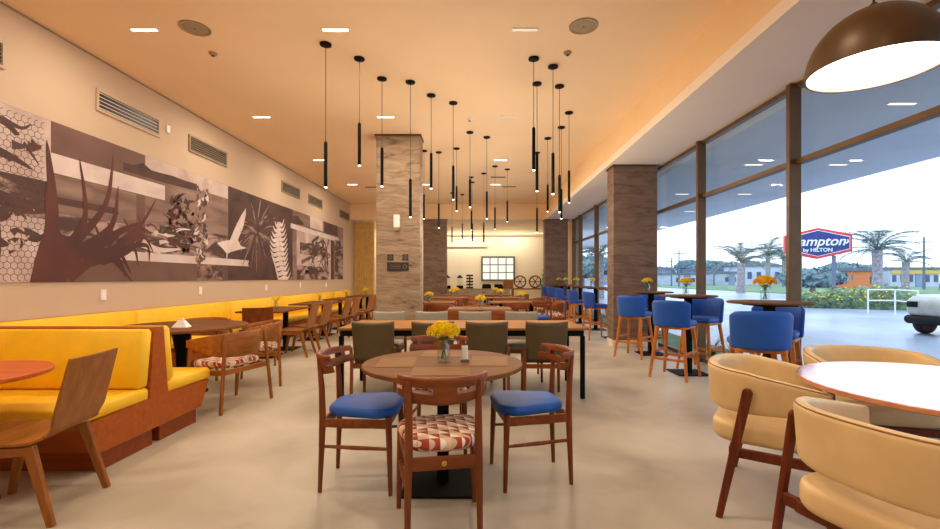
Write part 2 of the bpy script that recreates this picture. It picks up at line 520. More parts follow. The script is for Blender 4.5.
# ------------------------------------------------------------------ mural on the left wall
def WL(px, py):
    Y = 4.57 * F / (478 - px)
    return (Y, 1.28 + (278 - py) * Y / F)
mats = ['mur_brown', 'mur_light', 'mur_blotch', 'mur_mid', 'mur_dark', 'mur_tangle', 'mur_band', 'mur_plant', 'mur_line', 'mur_bird']
MI = {n: i for i, n in enumerate(mats)}
mu = MB()
ZB, ZT, YA, YZ = 1.235, 2.96, 2.2, 15.2
mu.cur = MI['mur_mid']; mu.box((XL + .0075, (YA + YZ) / 2, (ZB + ZT) / 2), (.012, YZ - YA, ZT - ZB))
layer = [0]
def poly(pts, mat):
    layer[0] += 1; x = XL + .0137 + layer[0] * .000008; mu.cur = MI[mat]
    pts = [(y, min(max(z, ZB + .002), ZT - .002)) for y, z in pts]
    mu.add([(x, y, z) for y, z in pts], [list(range(len(pts)))])
def rect(y0, y1, z0, z1, mat): poly([(y0, z0), (y1, z0), (y1, z1), (y0, z1)], mat)
def spike(path, w0, mat, n=10):
    """tapered curved blade through pixel points"""
    P = [WL(*p) for p in path]; L = []; Rr = []
    pts = []
    for i in range(n + 1):
        t = i / n * (len(P) - 1); k = min(int(t), len(P) - 2); f = t - k
        p0 = P[max(k - 1, 0)]; p1 = P[k]; p2 = P[k + 1]; p3 = P[min(k + 2, len(P) - 1)]
        q = []
        for a in range(2):
            q.append(0.5 * (2 * p1[a] + (p2[a] - p0[a]) * f + (2 * p0[a] - 5 * p1[a] + 4 * p2[a] - p3[a]) * f * f + (3 * p1[a] - p0[a] - 3 * p2[a] + p3[a]) * f ** 3))
        pts.append(q)
    for i, q in enumerate(pts):
        a = pts[max(i - 1, 0)]; c = pts[min(i + 1, n)]
        dx, dy = c[0] - a[0], c[1] - a[1]; l = math.hypot(dx, dy) or 1
        w = w0 * (1 - i / n) ** .8 / 2 + .004
        L.append((q[0] - dy / l * w, q[1] + dx / l * w)); Rr.append((q[0] + dy / l * w, q[1] - dx / l * w))
    poly(L + Rr[::-1], mat)
rect(YA, 4.80, ZB, ZT, 'mur_light'); rect(YA, 4.80, 1.9, 2.3, 'mur_blotch'); rect(YA, 4.3, 1.45, 1.8, 'mur_blotch')
spike([(-20, 108), (10, 128), (38, 165)], .09, 'mur_dark'); spike([(0, 118), (20, 128), (30, 124)], .05, 'mur_line'); spike([(-10, 148), (12, 158), (32, 170)], .1, 'mur_dark')
for k in range(40):
    x = R.uniform(-8, 30); y = R.choice((150, 200, 205, 210, 238, 245, 250)) + R.uniform(-8, 8)
    spike([(x, y), (x + R.uniform(4, 10), y + R.uniform(-4, 4)), (x + R.uniform(10, 18), y + R.uniform(-7, 7))], R.uniform(.04, .13), R.choice(['mur_dark', 'mur_line', 'mur_plant', 'mur_light']))
spike([(-8, 196), (20, 203), (50, 209)], .16, 'mur_dark')
hexw = .068; mu.cur = MI['mur_line']
def line(p, q, w=.006):
    dx, dy = q[0] - p[0], q[1] - p[1]; l = math.hypot(dx, dy); nx, ny = -dy / l * w / 2, dx / l * w / 2
    x = XL + .0137 + layer[0] * .000008 + .0002
    mu.add([(x, p[0] + nx, p[1] + ny), (x, q[0] + nx, q[1] + ny), (x, q[0] - nx, q[1] - ny), (x, p[0] - nx, p[1] - ny)], [[0, 1, 2, 3]])
s_ = hexw / math.sqrt(3)
for j in range(int((ZT - ZB) / (1.5 * s_)) - 1):
    for i in range(int((4.78 - 3.4) / hexw)):
        cy = 3.4 + i * hexw + (hexw / 2 if j % 2 else 0); cz = ZB + .05 + j * 1.5 * s_
        if cy > 4.74: continue
        v = [(cy + s_ * math.cos(math.radians(a)), cz + s_ * math.sin(math.radians(a))) for a in (90, 150, 210, 270)]
        for k in range(3): line(v[k], v[k + 1])
rect(4.80, 6.16, ZB, ZT, 'mur_brown'); rect(4.80, 6.0, 1.85, 2.4, 'mur_mid'); rect(4.80, 5.7, 2.08, 2.16, 'mur_dark'); rect(4.80, 6.1, 1.75, 1.98, 'mur_blotch')
rect(6.16, 8.2, 2.05, ZT, 'mur_mid'); rect(6.16, 8.2, ZB, 2.05, 'mur_blotch')
hill = [WL(122, 162)] + [WL(x, y) for x, y in ((132, 165), (142, 163), (150, 170), (160, 173), (172, 176), (185, 181), (196, 184))] + [WL(196, 191), WL(160, 182), WL(122, 170)]
rect(6.16, 8.2, 2.72, ZT, 'mur_light'); poly(hill, 'mur_dark')
rect(4.80, 6.55, 2.41, 2.62, 'mur_band')
rect(5.2, 8.9, ZB, 1.51, 'mur_brown'); rect(5.2, 8.95, 1.51, 1.63, 'mur_band')
for k in range(90):   # leafy clump and carved post
    x = 168 + R.random() * 24; y = 198 + R.random() * 52
    spike([(x, y), (x + R.uniform(-4, 4), y + R.uniform(-3, 3)), (x + R.uniform(-8, 8), y + R.uniform(-7, 5))], R.uniform(.04, .11), R.choice(['mur_dark', 'mur_dark', 'mur_line', 'mur_plant', 'mur_mid']), 5)
for k in range(40):
    x = 138 + R.random() * 44; y = 226 + R.random() * 24
    spike([(x, y), (x + 6, y + R.uniform(-3, 5)), (x + R.uniform(8, 15), y + R.uniform(-3, 7))], R.uniform(.03, .07), R.choice(['mur_dark', 'mur_band', 'mur_line', 'mur_plant']), 5)
spike([(141, 243), (158, 250), (180, 249)], .12, 'mur_band')
for k in range(60):
    y = 184 + R.random() * 84; x = 196 + R.random() * 10
    spike([(x, y), (x + R.uniform(-2, 2), y + 3), (x + R.uniform(-4, 4), y + R.uniform(3, 9))], R.uniform(.05, .12), R.choice(['mur_tangle', 'mur_mid', 'mur_dark', 'mur_line', 'mur_band']), 5)
rect(7.3, 8.0, ZB, 1.5, 'mur_tangle')
rect(8.2, 11.05, ZB, ZT, 'mur_dark'); rect(8.2, 8.95, 1.51, 1.63, 'mur_band')
for k in range(150):
    a = R.uniform(0, 2 * PI); l = R.uniform(10, 40)
    spike([(256, 232), (256 + l * .5 * math.cos(a) * .6, 232 + l * .5 * math.sin(a)), (256 + l * math.cos(a) * .62, 232 + l * math.sin(a) + 4)], R.uniform(.04, .09), R.choice(['mur_mid', 'mur_tangle', 'mur_line', 'mur_dark', 'mur_dark', 'mur_brown']))
poly([WL(*p) for p in ((216, 243), (222, 241), (229, 240), (234, 228), (240, 216), (245, 208), (245, 215), (242, 228), (237, 240), (240, 246), (246, 248), (237, 250), (230, 252), (226, 254), (222, 249))], 'mur_bird')
spike([(227, 248), (226, 256), (226, 262)], .05, 'mur_bird')
for k in range(13):   # white fern
    t = k / 12.0; bx = 279 + 6 * t - 3 * math.sin(t * 3); by = 224 + 58 * t; l = 3 + 9 * math.sin(min(1, t * 1.2 + .15) * PI * .75)
    spike([(bx, by), (bx - l * .5, by + 2), (bx - l * .8, by - 3)], .11, 'mur_bird'); spike([(bx, by), (bx + l * .4, by + 1), (bx + l * .7, by - 5)], .10, 'mur_bird')
spike([(277, 222), (282, 250), (287, 283)], .07, 'mur_bird')
rect(11.05, YZ - .01, ZB, ZT, 'mur_mid'); rect(11.3, 13.9, ZB, 2.5, 'mur_light'); rect(11.3, 13.7, ZB, 1.6, 'mur_blotch'); rect(11.5, 13.6, 1.9, 2.2, 'mur_blotch')
poly([WL(290, 215), WL(297, 216), WL(304, 225), WL(290, 224)], 'mur_dark'); rect(12.2, 13.2, 2.65, ZT, 'mur_light'); rect(13.3, 14.6, 2.62, ZT, 'mur_dark')
poly([WL(290, 223), WL(338, 238), WL(338, 242), WL(290, 228)], 'mur_band')
rect(13.95, 14.2, ZB, 2.45, 'mur_dark'); rect(14.3, YZ - .03, ZB, 2.5, 'mur_blotch')
for k in range(16): spike([(300 + R.random() * 30, 235 + R.random() * 40), (305 + R.random() * 26, 240 + R.random() * 36), (308 + R.random() * 24, 245 + R.random() * 34)], .1, R.choice(['mur_dark', 'mur_line', 'mur_tangle']))
# big agave silhouette
poly([WL(*p) for p in ((28, 283), (33, 262), (38, 243), (46, 226), (54, 222), (60, 234), (70, 238), (80, 240), (86, 248), (80, 262), (70, 275), (64, 283))], 'mur_plant')
for path, w in ((((49, 250), (51, 200), (45, 140)), .2), (((42, 262), (47, 225), (44, 192)), .12), (((66, 246), (84, 215), (78, 158)), .10),
                (((70, 246), (104, 205), (112, 154)), .11), (((76, 252), (110, 226), (117, 186)), .13), (((80, 258), (118, 232), (142, 222)), .14),
                (((84, 262), (124, 252), (146, 234)), .14), (((66, 279), (104, 256), (132, 283)), .13), (((82, 262), (114, 250), (130, 274)), .11),
                (((104, 254), (126, 240), (140, 226)), .10), (((112, 250), (132, 248), (137, 266)), .08), (((106, 246), (112, 236), (106, 222)), .08),
                (((116, 244), (140, 224), (155, 199)), .08), (((126, 244), (142, 236), (152, 252)), .08), (((96, 254), (98, 238), (92, 222)), .07), (((120, 244), (128, 232), (122, 218)), .07),
                (((100, 262), (118, 260), (124, 278)), .08), (((132, 240), (140, 228), (136, 214)), .06), (((128, 246), (146, 246), (148, 262)), .07), (((90, 258), (96, 244), (108, 240)), .08)):
    spike(path, w, 'mur_plant', 16)
muo = mu.build('mural', mats, smooth=False)
tag(muo, 'long brown and white botanical photo mural above the yellow banquette', 'mural')

# ------------------------------------------------------------------ left wall fittings
for k, (ya, lab) in enumerate(((3.27, 'white framed air grille at the left photo edge above the mural'), (5.38, 'open white framed louvre grille above the spiky plant in the mural'),
                    (7.1, 'second complete wall air grille from the left above the mural'), (10.45, 'third complete wall air grille from the left, above the mural palm'),
                    (12.1, 'fourth complete wall air grille from the left near the mural end'), (14.85, 'farthest wall air grille beside the bulkhead'))):
    t = thing('air_grille', lab, 'vent', (XL, ya + .53, 3.42), 0, 'air grilles along the mural wall')
    mb = MB(); w, h = 1.07, .27; fr = .03
    for (cy, cz, dy, dz) in ((0, h / 2 - fr / 2, w, fr), (0, -h / 2 + fr / 2, w, fr), (-w / 2 + fr / 2, 0, fr, h - 2 * fr), (w / 2 - fr / 2, 0, fr, h - 2 * fr)):
        mb.box((.012, cy, cz), (.024, dy, dz), .002)
    mb.build('frame', 'wall_paint' if k in (0, 1) else 'speaker_grey', t, False)
    mb = MB(); mb.box((.004, 0, 0), (.006, w - 2 * fr, h - 2 * fr)); mb.build('backing', 'black' if k == 1 else 'grille_dark', t, False)
    for s in range(6 if k != 1 else 5):
        mb = MB(); mb.box((.014, 0, -.09 + s * (.036 if k != 1 else .045)), (.02, w - 2 * fr, .006), M=Matrix.Rotation(.6, 3, 'Y')); mb.build('louvre', 'speaker_grey' if k != 1 else 'outlet', t, False)
mb = MB(); mb.box((XL + .012, 6.62, 3.47), (.024, .07, .11), .004)
tag(mb.build('wall_sensor', 'white_plastic'), 'small white sensor box beside the open louvre grille', 'sensor')
for (px, py, lab) in ((103, 295, 'nearest white wall socket below the spiky plant of the mural'), (200, 290.5, 'second white wall socket below the mural bird'),
                      (266, 287.5, 'white wall socket below the mural palm'), (300, 285, 'white wall socket below the light end of the mural'), (326, 285, 'farthest white wall socket below the mural end')):
    y, z = WL(px, py)
    t = thing('wall_socket', lab, 'socket', (XL, y, z), 0, 'sockets along the mural wall')
    mb = MB(); mb.box((.006, 0, 0), (.012, .085, .13), .003); mb.build('plate', 'outlet', t, False)
    mb = MB(); mb.box((.013, 0, 0), (.004, .045, .07), .001); mb.build('insert', 'white', t, False)

# plaques and sconce on the stone column
for (px, py, w, h, lab) in ((390.5, 257.3, .11, .11, 'small square black plaque with round emblem, left of its pair'), (405.5, 257.3, .11, .11, 'small square black plaque with round emblem, right of its pair'),
                            (398, 266.7, .4, .16, 'wide black plaque below two small square plaques')):
    Y = 8.3; x = (px - 478) * Y / F; z = 1.28 + (278 - py) * Y / F
    t = thing('wall_plaque', lab, 'sign', (x, Y, z))
    mb = MB(); mb.box((0, -.008, 0), (w, .016, h), .003); mb.build('plate', 'sign_black', t, False)
    if w < .2:
        mb = MB(); mb.M = Matrix.Translation((0, -.017, 0)) @ Matrix.Rotation(PI / 2, 4, 'X')
        mb.lathe([(.026, 0), (.036, 0), (.036, .003), (.026, .003), (.026, 0)], 24, caps=False); mb.box((0, 0, .001), (.012, .034, .002)); mb.build('emblem', 'sign_mark', t, False)
    else:
        for k in range(3):
            mb = MB(); mb.box((-.05, -.017, .03 - k * .03), (.2, .003, .008)); mb.build('text_line', 'sign_mark', t, False)
        mb = MB(); mb.M = Matrix.Translation((.13, -.017, 0)) @ Matrix.Rotation(PI / 2, 4, 'X'); mb.lathe([(.028, 0), (.04, 0), (.04, .003), (.028, .003), (.028, 0)], 24, caps=False); mb.build('emblem', 'sign_mark', t, False)
t = thing('wall_sconce', 'white box sconce high on the grey stone column', 'lamp', (-1.49, 8.3, 2.29))
mb = MB(); mb.box((0, -.05, .03), (.105, .1, .23), .006); mb.build('housing', 'white', t, False)
mb = MB(); mb.box((0, -.05, -.115), (.1, .095, .06), .004); mb.build('lower_cap', 'speaker_grey', t, False)

# ------------------------------------------------------------------ ceiling fittings
LC = (1.0, .87, .69)
def area(name, loc, sx, sy, power, parent, col=LC):
    l = bpy.data.lights.new(name, 'AREA'); l.shape = 'RECTANGLE'; l.size = sx; l.size_y = sy; l.energy = power; l.color = col
    o = bpy.data.objects.new(name, l); C.objects.link(o); o.parent = parent; o.location = loc
    return o
rows = [(4.8, 'nearest visible'), (7.4, 'second'), (10.1, 'third'), (12.75, 'fourth'), (2.15, ''), (-.5, '')]
cols = [(-3.56, 'left line of lights beside the mural'), (-1.52, 'middle line of ceiling lights'), (.5, 'right line of lights between the pendants')]
for y, rn in rows:
    for x, cn in cols:
        lab = '%s recessed linear downlight in the %s' % (rn, cn) if rn else 'recessed linear downlight in the ceiling behind the photo viewpoint'
        t = thing('ceiling_downlight', lab, 'ceiling light', (x, y, HC), 0, 'recessed ceiling downlights')
        mb = MB()
        for (cx, cy, dx, dy) in ((0, .028, .29, .01), (0, -.028, .29, .01), (-.14, 0, .01, .046), (.14, 0, .01, .046)): mb.box((cx, cy, -.004), (dx, dy, .008))
        mb.build('trim_ring', 'white', t, False)
        mb = MB(); mb.box((0, 0, -.003), (.27, .046, .004)); mb.build('diffuser', 'lamp_dim' if x > 0 and 3 < y < 9 else 'lamp_white', t, False)
        if not (x > 0 and 3 < y < 9): area('lamp', (0, 0, -.012), .26, .044, 19, t)
for (x, y, lab) in ((-3.0, 4.77, 'round grey ceiling speaker near the mural wall'), (1.11, 4.73, 'round grey ceiling speaker above the right pendants')):
    t = thing('ceiling_speaker', lab, 'speaker', (x, y, HC), 0, 'ceiling speakers')
    mb = MB(); mb.lathe([(.118, 0), (.125, -.006), (.15, -.01), (.152, 0)], 40, caps=False); mb.build('rim', 'speaker_grey', t)
    mb = MB(); mb.lathe([(.12, -.004), (.1, -.009), (.012, -.01)], 40); mb.build('grille', 'speaker_grey', t)
    mb = MB(); mb.lathe([(.012, -.0095), (.009, -.013)], 16); mb.build('badge', 'dark_bronze', t)
for (x, y, lab) in ((-3.12, 5.3, 'tiny round detector beside the left ceiling speaker'), (1.05, 5.28, 'tiny round detector beside the right ceiling speaker'), (-.14, 7.5, 'small white ceiling sensor between pendants in mid room')):
    t = thing('smoke_detector', lab, 'detector', (x, y, HC))
    mb = MB(); mb.lathe([(.045, 0), (.045, -.012), (.03, -.03)], 24); mb.build('housing', 'speaker_grey' if y < 6 else 'white', t)
    mb = MB(); mb.lathe([(.018, -.03), (.015, -.042)], 16); mb.build('sensor_head', 'grille_dark', t)
for (px, py, lab) in ((498, 177, 'dark linear ceiling vent in mid room'), (509, 186.5, 'small dark ceiling vent behind the mid room one'), (372, 187, 'dark ceiling vent left of the stone column')):
    Y = 2.65 * F / (278 - py); x = (px - 478) * Y / F
    t = thing('ceiling_vent', lab, 'vent', (x, Y, HC))
    mb = MB(); mb.box((0, 0, -.005), (.4, .12, .01), .002); mb.build('frame', 'speaker_grey', t, False)
    for k in range(3):
        mb = MB(); mb.box((0, -.03 + .03 * k, -.011), (.36, .012, .004)); mb.build('slot', 'grille_dark', t, False)

# pendants: pixel of canopy and of the cylinder ends, turned into room positions
PEN = [(325.7, 43.8, 143, 188), (359.4, 58.2, 124, 166), (382, 78.2, 148.6, 187.5), (410.4, 81.6, 180, 217.8), (431.2, 94.9, 153.9, 188),
       (453.2, 102.5, 166.4, 199.3), (470, 132, 179.6, 206.5), (486.8, 136.9, 192, 218), (456.6, 148.2, 186.4, 209.9), (438.8, 152, 204, 228),
       (424, 150.5, 194.7, 217.8), (533.7, 58.2, 128.5, 170.5), (553, 66.1, 153.9, 194.4), (537, 83.2, 154.3, 191.3), (559.5, 85.8, 175.8, 212.5),
       (569, 112.3, 171.3, 202.3), (561.4, 127, 190, 217.4), (547.7, 138, 185, 210.6), (537, 152.4, 208.5, 231.8), (507.3, 169, 201, 221.3),
       (495, 166, 208, 228), (483.8, 173.2, 222.7, 242.5), (462.3, 194.4, 224, 240), (452, 192.8, 227, 242.5), (471.4, 177, 211, 230), (472.4, 182, 224, 243.5)]
PLAB = ['nearest and leftmost slim black pendant hanging high left', 'second slim black pendant of the left row, hung highest', 'slim black pendant in front of the stone column left edge',
        'slim black pendant in front of the stone column right half, hung low', 'slim black pendant just right of the stone column top', 'sixth slim black pendant of the left row',
        'slim black pendant below the white ceiling sensor', 'slim black pendant right of the white ceiling sensor', 'slim black pendant behind the sixth of the left row',
        'low slim black pendant between stone column and middle pendants', 'slim black pendant close along the stone column right edge', 'nearest slim black pendant of the right cluster',
        'slim black pendant second nearest in the right cluster', 'slim black pendant close behind the nearest right one', 'long hung black pendant right of centre in the right cluster',
        'rightmost slim black pendant of the right cluster', 'slim black pendant left of the rightmost one', 'leftmost of the far pendants in the right cluster',
        'low far pendant below the right cluster', 'far slim pendant right of the middle dark vent', 'far slim pendant left of the middle dark vent',
        'far low pendant in front of the buffet window', 'far low pendant right of the far left column', 'farthest low pendant beside the far left column',
        'far pendant behind the one below the white sensor', 'lowest far pendant in the middle line']
for (px, py, ya, yb), lab in zip(PEN, PLAB):
    Y = 2.65 * F / (278 - py); x = (px - 478) * Y / F
    za = 1.28 + (278 - ya) * Y / F; zb = za - .5
    t = thing('pendant_lamp', lab, 'pendant lamp', (x, Y, HC), 0, 'slim black pendant lamps')
    mb = MB(); mb.lathe([(.064, 0), (.064, -.018), (.058, -.022), (.01, -.024), (.006, -.04)], 24); mb.build('canopy', 'black_metal', t)
    mb = MB(); mb.tube([(0, 0, -.03), (0, 0, za - HC + .02)], .0035, 6); mb.build('cord', 'black', t)
    mb = MB(); mb.lathe([(.005, za - HC + .02), (.02, za - HC), (.02, zb - HC), (.016, zb - HC), (.016, zb - HC + .01)], 20); mb.build('tube_shade', 'black_metal', t)
    mb = MB(); mb.lathe([(.016, zb - HC + .006), (.0155, zb - HC - .004), (.008, zb - HC - .008)], 16); mb.build('lamp_lens', 'lamp_white', t)
    l = bpy.data.lights.new('bulb', 'POINT'); l.energy = 9; l.color = LC; l.shadow_soft_size = .02
    lo = bpy.data.objects.new('bulb', l); C.objects.link(lo); lo.parent = t; lo.location = (0, 0, zb - HC - .035)

# dome lamp
dx, dy, zr, dr = 2.19, 2.49, 2.43, .315
t = thing('dome_pendant', 'large dark bronze dome pendant lamp with glowing white opening', 'pendant lamp', (dx, dy, HS))
prof = [(dr * math.cos(a), zr - HS + (.335) * math.sin(a)) for a in [PI / 2 * i / 14 for i in range(14)]] + [(.03, zr - HS + .335), (.022, zr - HS + .36), (.008, zr - HS + .375)]
inn = [((dr - .012) * math.cos(a), zr - HS + (.322) * math.sin(a)) for a in [PI / 2 * i / 14 for i in range(15)]][::-1]
mb = MB(); mb.lathe(inn + prof, 56, caps=False); mb.build('shade', 'dark_bronze', t)
mb = MB(); mb.lathe([(.302, zr - HS + .012), (.296, zr - HS + .006), (.1, zr - HS + .004), (.01, zr - HS + .004)], 56, caps=False); mb.build('diffuser', 'lamp_white', t)
mb = MB(); mb.tube([(0, 0, zr - HS + .37), (0, 0, -.02)], .006, 8); mb.build('cord', 'black', t)
mb = MB(); mb.lathe([(.06, 0), (.06, -.025), (.01, -.03)], 24); mb.build('canopy', 'black_metal', t)

# ------------------------------------------------------------------ furniture makers (front faces +Y)
def make_dining(fabric):
    def mk():
        t = thing('dining_chair', '', 'chair')
        for s in (-1, 1):
            mb = MB(); mb.tube([(s * .172, -.215, 0), (s * .17, -.205, .25), (s * .166, -.2, .44), (s * .165, -.205, .62), (s * .164, -.222, .80)], [.0125, .017, .0205, .018, .013], 12); mb.build('rear_leg', 'red_wood', t)
            mb = MB(); mb.tube([(s * .213, .215, 0), (s * .208, .208, .25), (s * .2, .2, .455)], [.0125, .017, .021], 12); mb.build('front_leg', 'red_wood', t)
            mb = MB(); mb.bar((s * .168, -.2, .415), (s * .202, .2, .415), .022, .05, ref=(1, 0, 0)); mb.build('side_rail', 'red_wood_h', t)
            mb = MB(); mb.tube([(s * .17, -.205, .275), (s * .19, 0, .272), (s * .207, .208, .27)], [.009, .013, .009], 10); mb.build('stretcher', 'red_wood_h', t)
        mb = MB(); mb.bar((-.2, .2, .42), (.2, .2, .42), .022, .045, ref=(0, 1, 0)); mb.build('front_rail', 'red_wood_h', t)
        mb = MB(); mb.bar((-.165, -.2, .405), (.165, -.2, .405), .022, .06, ref=(0, 1, 0)); rr_ = mb.build('rear_rail', 'red_wood_h', t)
        mb = MB(); mb.M = Matrix.Translation((0, -.211, .405)) @ Matrix.Rotation(PI / 2, 4, 'X'); mb.lathe([(.013, 0), (.013, .003), (.009, .006), (.004, .004)], 20); mb.build('brass_button', 'brass', rr_)
        out = rrect(-.222, .222, -.19, .245, .12, 7, -.18, .18)
        mb = MB(); mb.pad(out, .445, .505, .028, .012); mb.build('seat', fabric, t)
        def P(u, v):
            a = (u - .5) * 2; x = .216 * math.sin(a * 1.12) / math.sin(1.12)
            y = -.258 + .13 * a * a
            lo = .69 + .035 * a * a; hi = .822
            return (x, y + (v - .5) * -.03, lo + (hi - lo) * v)
        us = [0, .01, .04, .1, .16, .22, .28, .34, .4, .45, .5, .55, .6, .66, .72, .78, .84, .9, .96, .99, 1]
        vs = [0, .04, .15, .3, .42, .53, .64, .8, .95, 1]
        def msk(u, v):
            a = abs(u - .5) * 2
            if .42 < v < .64 and .24 < a < .68: return False
            if .42 < v < .64 and a > .84: return False
            return True
        mb = MB(); mb.shell(P, us, vs, soft(.026, .06, .1, .35), msk); mb.build('back_rail', 'red_wood_h', t, ang=60)
        return t
    return mk
def make_plywood(w1='walnut', w2='walnut'):
    def mk():
        t = thing('plywood_chair', '', 'chair')
        prof = [(.23, .430), (.2, .437), (.05, .428), (-.1, .424), (-.17, .43), (-.215, .447), (-.245, .48), (-.262, .53), (-.29, .65), (-.325, .80), (-.338, .855)]
        def at(i):
            i = min(max(i, 0), len(prof) - 1); k = min(int(i), len(prof) - 2); f = i - k
            return (prof[k][0] * (1 - f) + prof[k + 1][0] * f, prof[k][1] * (1 - f) + prof[k + 1][1] * f)
        def Ps(u, v):
            y, z = at(v * 5.5); hw = .222
            return ((u - .5) * 2 * hw * (1 - .05 * v), y, z)
        def Pb(u, v):
            y, z = at(5.5 + v * 4.5); a = (u - .5) * 2; hw = .211 - .022 * math.exp(-((v - .12) / .16) ** 2) - .012 * v
            return (a * hw, y - .018 * (1 - a * a) * v, z)
        mb = MB(); mb.shell(Ps, [0, .02, .1, .3, .5, .7, .9, .98, 1], lsp(23), .013); mb.build('seat', w1 + '_h', t, ang=50)
        mb = MB(); mb.shell(Pb, [0, .02, .1, .3, .5, .7, .9, .98, 1], lsp(22), .013); mb.build('backrest', w2, t, ang=50)
        for s in (-1, 1):
            mb = MB(); mb.bar((s * .222, -.27, 0), (s * .2, -.155, .41), .026, .034, .03, .055, ref=(1, 0, 0)); mb.build('rear_leg', w2, t, False)
            mb = MB(); mb.bar((s * .222, .23, 0), (s * .2, .15, .41), .026, .034, .03, .055, ref=(1, 0, 0)); mb.build('front_leg', w2, t, False)
            mb = MB(); mb.bar((s * .2, -.15, .385), (s * .2, .145, .385), .026, .045, ref=(1, 0, 0)); mb.build('side_rail', w2, t, False)
        mb = MB(); mb.bar((-.19, .1, .388), (.19, .1, .388), .03, .03, ref=(0, 1, 0)); mb.build('cross_rail', w2, t, False)
        return t
    return mk
def make_armchair(wd='walnut'):   # bent wood arm chair with patterned seat
    t = thing('wooden_armchair', '', 'chair')
    def P(u, v):
        a = (u - .5) * 2; s = 1 if a >= 0 else -1; q = abs(a)
        th = q * 2.05
        x = .315 * math.sin(min(th, PI / 2)) if th < PI / 2 else .315 - .02 * (th - PI / 2)
        y = -.235 * math.cos(min(th, PI / 2)) + (.42 * (th - PI / 2) if th > PI / 2 else 0)
        lo = .51 + .10 * q ** 2.2; hi = .755 - .075 * q ** 2.5
        return (s * x, y - .035 * (v - .5) * math.cos(min(th, PI / 2)), lo + (hi - lo) * v)
    mb = MB(); mb.shell(P, lsp(41), [0, .04, .3, .6, .96, 1], soft(.024, .02, .06, .4)); mb.build('back_rail', wd + '_h', t, ang=55)
    for s in (-1, 1):
        mb = MB(); mb.bar((s * .32, -.235, 0), (s * .245, -.21, .735), .03, .034, .026, .034, ref=(0, 1, 0), ch=.5); mb.build('rear_leg', wd, t, True)
        mb = MB(); mb.bar((s * .30, .22, 0), (s * .285, .175, .63), .028, .03, .026, .034, ref=(0, 1, 0), ch=.5); mb.build('front_leg', wd, t, True)
        mb = MB(); mb.bar((s * .275, -.21, .38), (s * .285, .19, .38), .024, .05, ref=(1, 0, 0)); mb.build('side_rail', wd + '_h', t, False)
    for y in (-.21, .19):
        mb = MB(); mb.bar((-.275, y, .38), (.275, y, .38), .024, .05, ref=(0, 1, 0)); mb.build('front_rail' if y > 0 else 'rear_rail', wd + '_h', t, False)
    mb = MB(); mb.pad(rrect(-.262, .262, -.2, .23, .1, 6, -.24, .24), .41, .475, .03, .014); mb.build('seat', 'pattern_fabric', t)
    return t
def make_uphol(fabric):
    def mk():
        t = thing('upholstered_chair', '', 'chair')
        def P(u, v):
            a = (u - .5) * 2
            return (a * (.205 + .012 * v), -.2 - .055 * v - .03 * (1 - a * a), .44 + .40 * v - .014 * (1 - a * a) * v)
        mb = MB(); mb.shell(P, EDGE, EDGE, soft(.05, .05, .06, .15)); mb.build('backrest', fabric, t, ang=60)
        mb = MB(); mb.pad(rrect(-.22, .22, -.2, .24, .05), .40, .475, .028, .008); mb.build('seat', fabric, t)
        for s in (-1, 1):
            mb = MB(); mb.bar((s * .222, -.265, 0), (s * .222, -.232, .42), .026, .03, .032, .036, ref=(1, 0, 0), ch=.4)
            mb.bar((s * .222, -.232, .42), (s * .222, -.27, .575), .032, .036, .026, .026, ref=(1, 0, 0), ch=.4); mb.build('rear_leg', 'red_wood', t)
            mb = MB(); mb.bar((s * .205, .21, 0), (s * .2, .2, .40), .026, .028, .036, .036, ref=(1, 0, 0), ch=.4); mb.build('front_leg', 'red_wood', t)
            mb = MB(); mb.bar((s * .205, -.22, .375), (s * .2, .2, .375), .024, .045, ref=(1, 0, 0)); mb.build('side_rail', 'red_wood_h', t, False)
        for y in (-.225, .2):
            mb = MB(); mb.bar((-.2, y, .375), (.2, y, .375), .024, .045, ref=(0, 1, 0)); mb.build('rear_rail' if y < 0 else 'front_rail', 'red_wood_h', t, False)
        return t
    return mk
def make_stool(fabric='blue_fabric'):
    def mk():
        t = thing('bar_stool', '', 'bar stool')
        def P(u, v):
            a = (u - .5) * 2; q = abs(a); th = q * 1.2
            x = .228 * math.sin(th) / math.sin(1.2)
            y = -.215 + .2 * (1 - math.cos(th))
            hi = 1.0 - .02 * q ** 2 - .025 * max(0, q - .8) / .2; lo = .66
            return ((1 if a > 0 else -1) * x * (.96 + .06 * v), y - .045 * v * math.cos(th), lo + (hi - lo) * v)
        def th(u, v):
            return soft(.05, .05, .1, .15)(u, v)
        us = [0, .006, .02, .05, .1, .16, .22, .28, .34, .4, .45, .5, .55, .6, .66, .72, .78, .84, .9, .95, .98, .994, 1]
        mb = MB(); mb.shell(P, us, EDGE, th); mb.build('backrest', fabric, t, ang=60)
        mb = MB(); mb.pad(rrect(-.215, .215, -.2, .23, .07, 6, -.2, .2), .665, .735, .03, .012); mb.build('seat', fabric, t)
        mb = MB(); mb.pad(rrect(-.2, .2, -.185, .205, .05, 5), .632, .666, .008); mb.build('seat_frame', 'oak_leg', t)
        for sx in (-1, 1):
            for sy in (-1, 1):
                mb = MB(); mb.bar((sx * .232, sy * .232, 0), (sx * .165, sy * .155, .64), .03, .03, .046, .04, ref=(1, 0, 0), ch=.5); mb.build('leg', 'oak_leg', t)
        for s in (-1, 1):
            k = .232 - .067 * .25 / .64
            mb = MB(); mb.bar((-k, s * k, .25), (k, s * k, .25), .022, .032, ref=(0, 1, 0)); mb.build('footrest', 'oak_leg', t, False)
            k = .232 - .067 * .33 / .64
            mb = MB(); mb.bar((s * k, -k, .33), (s * k, k, .33), .022, .03, ref=(1, 0, 0)); mb.build('footrest', 'oak_leg', t, False)
        return t
    return mk
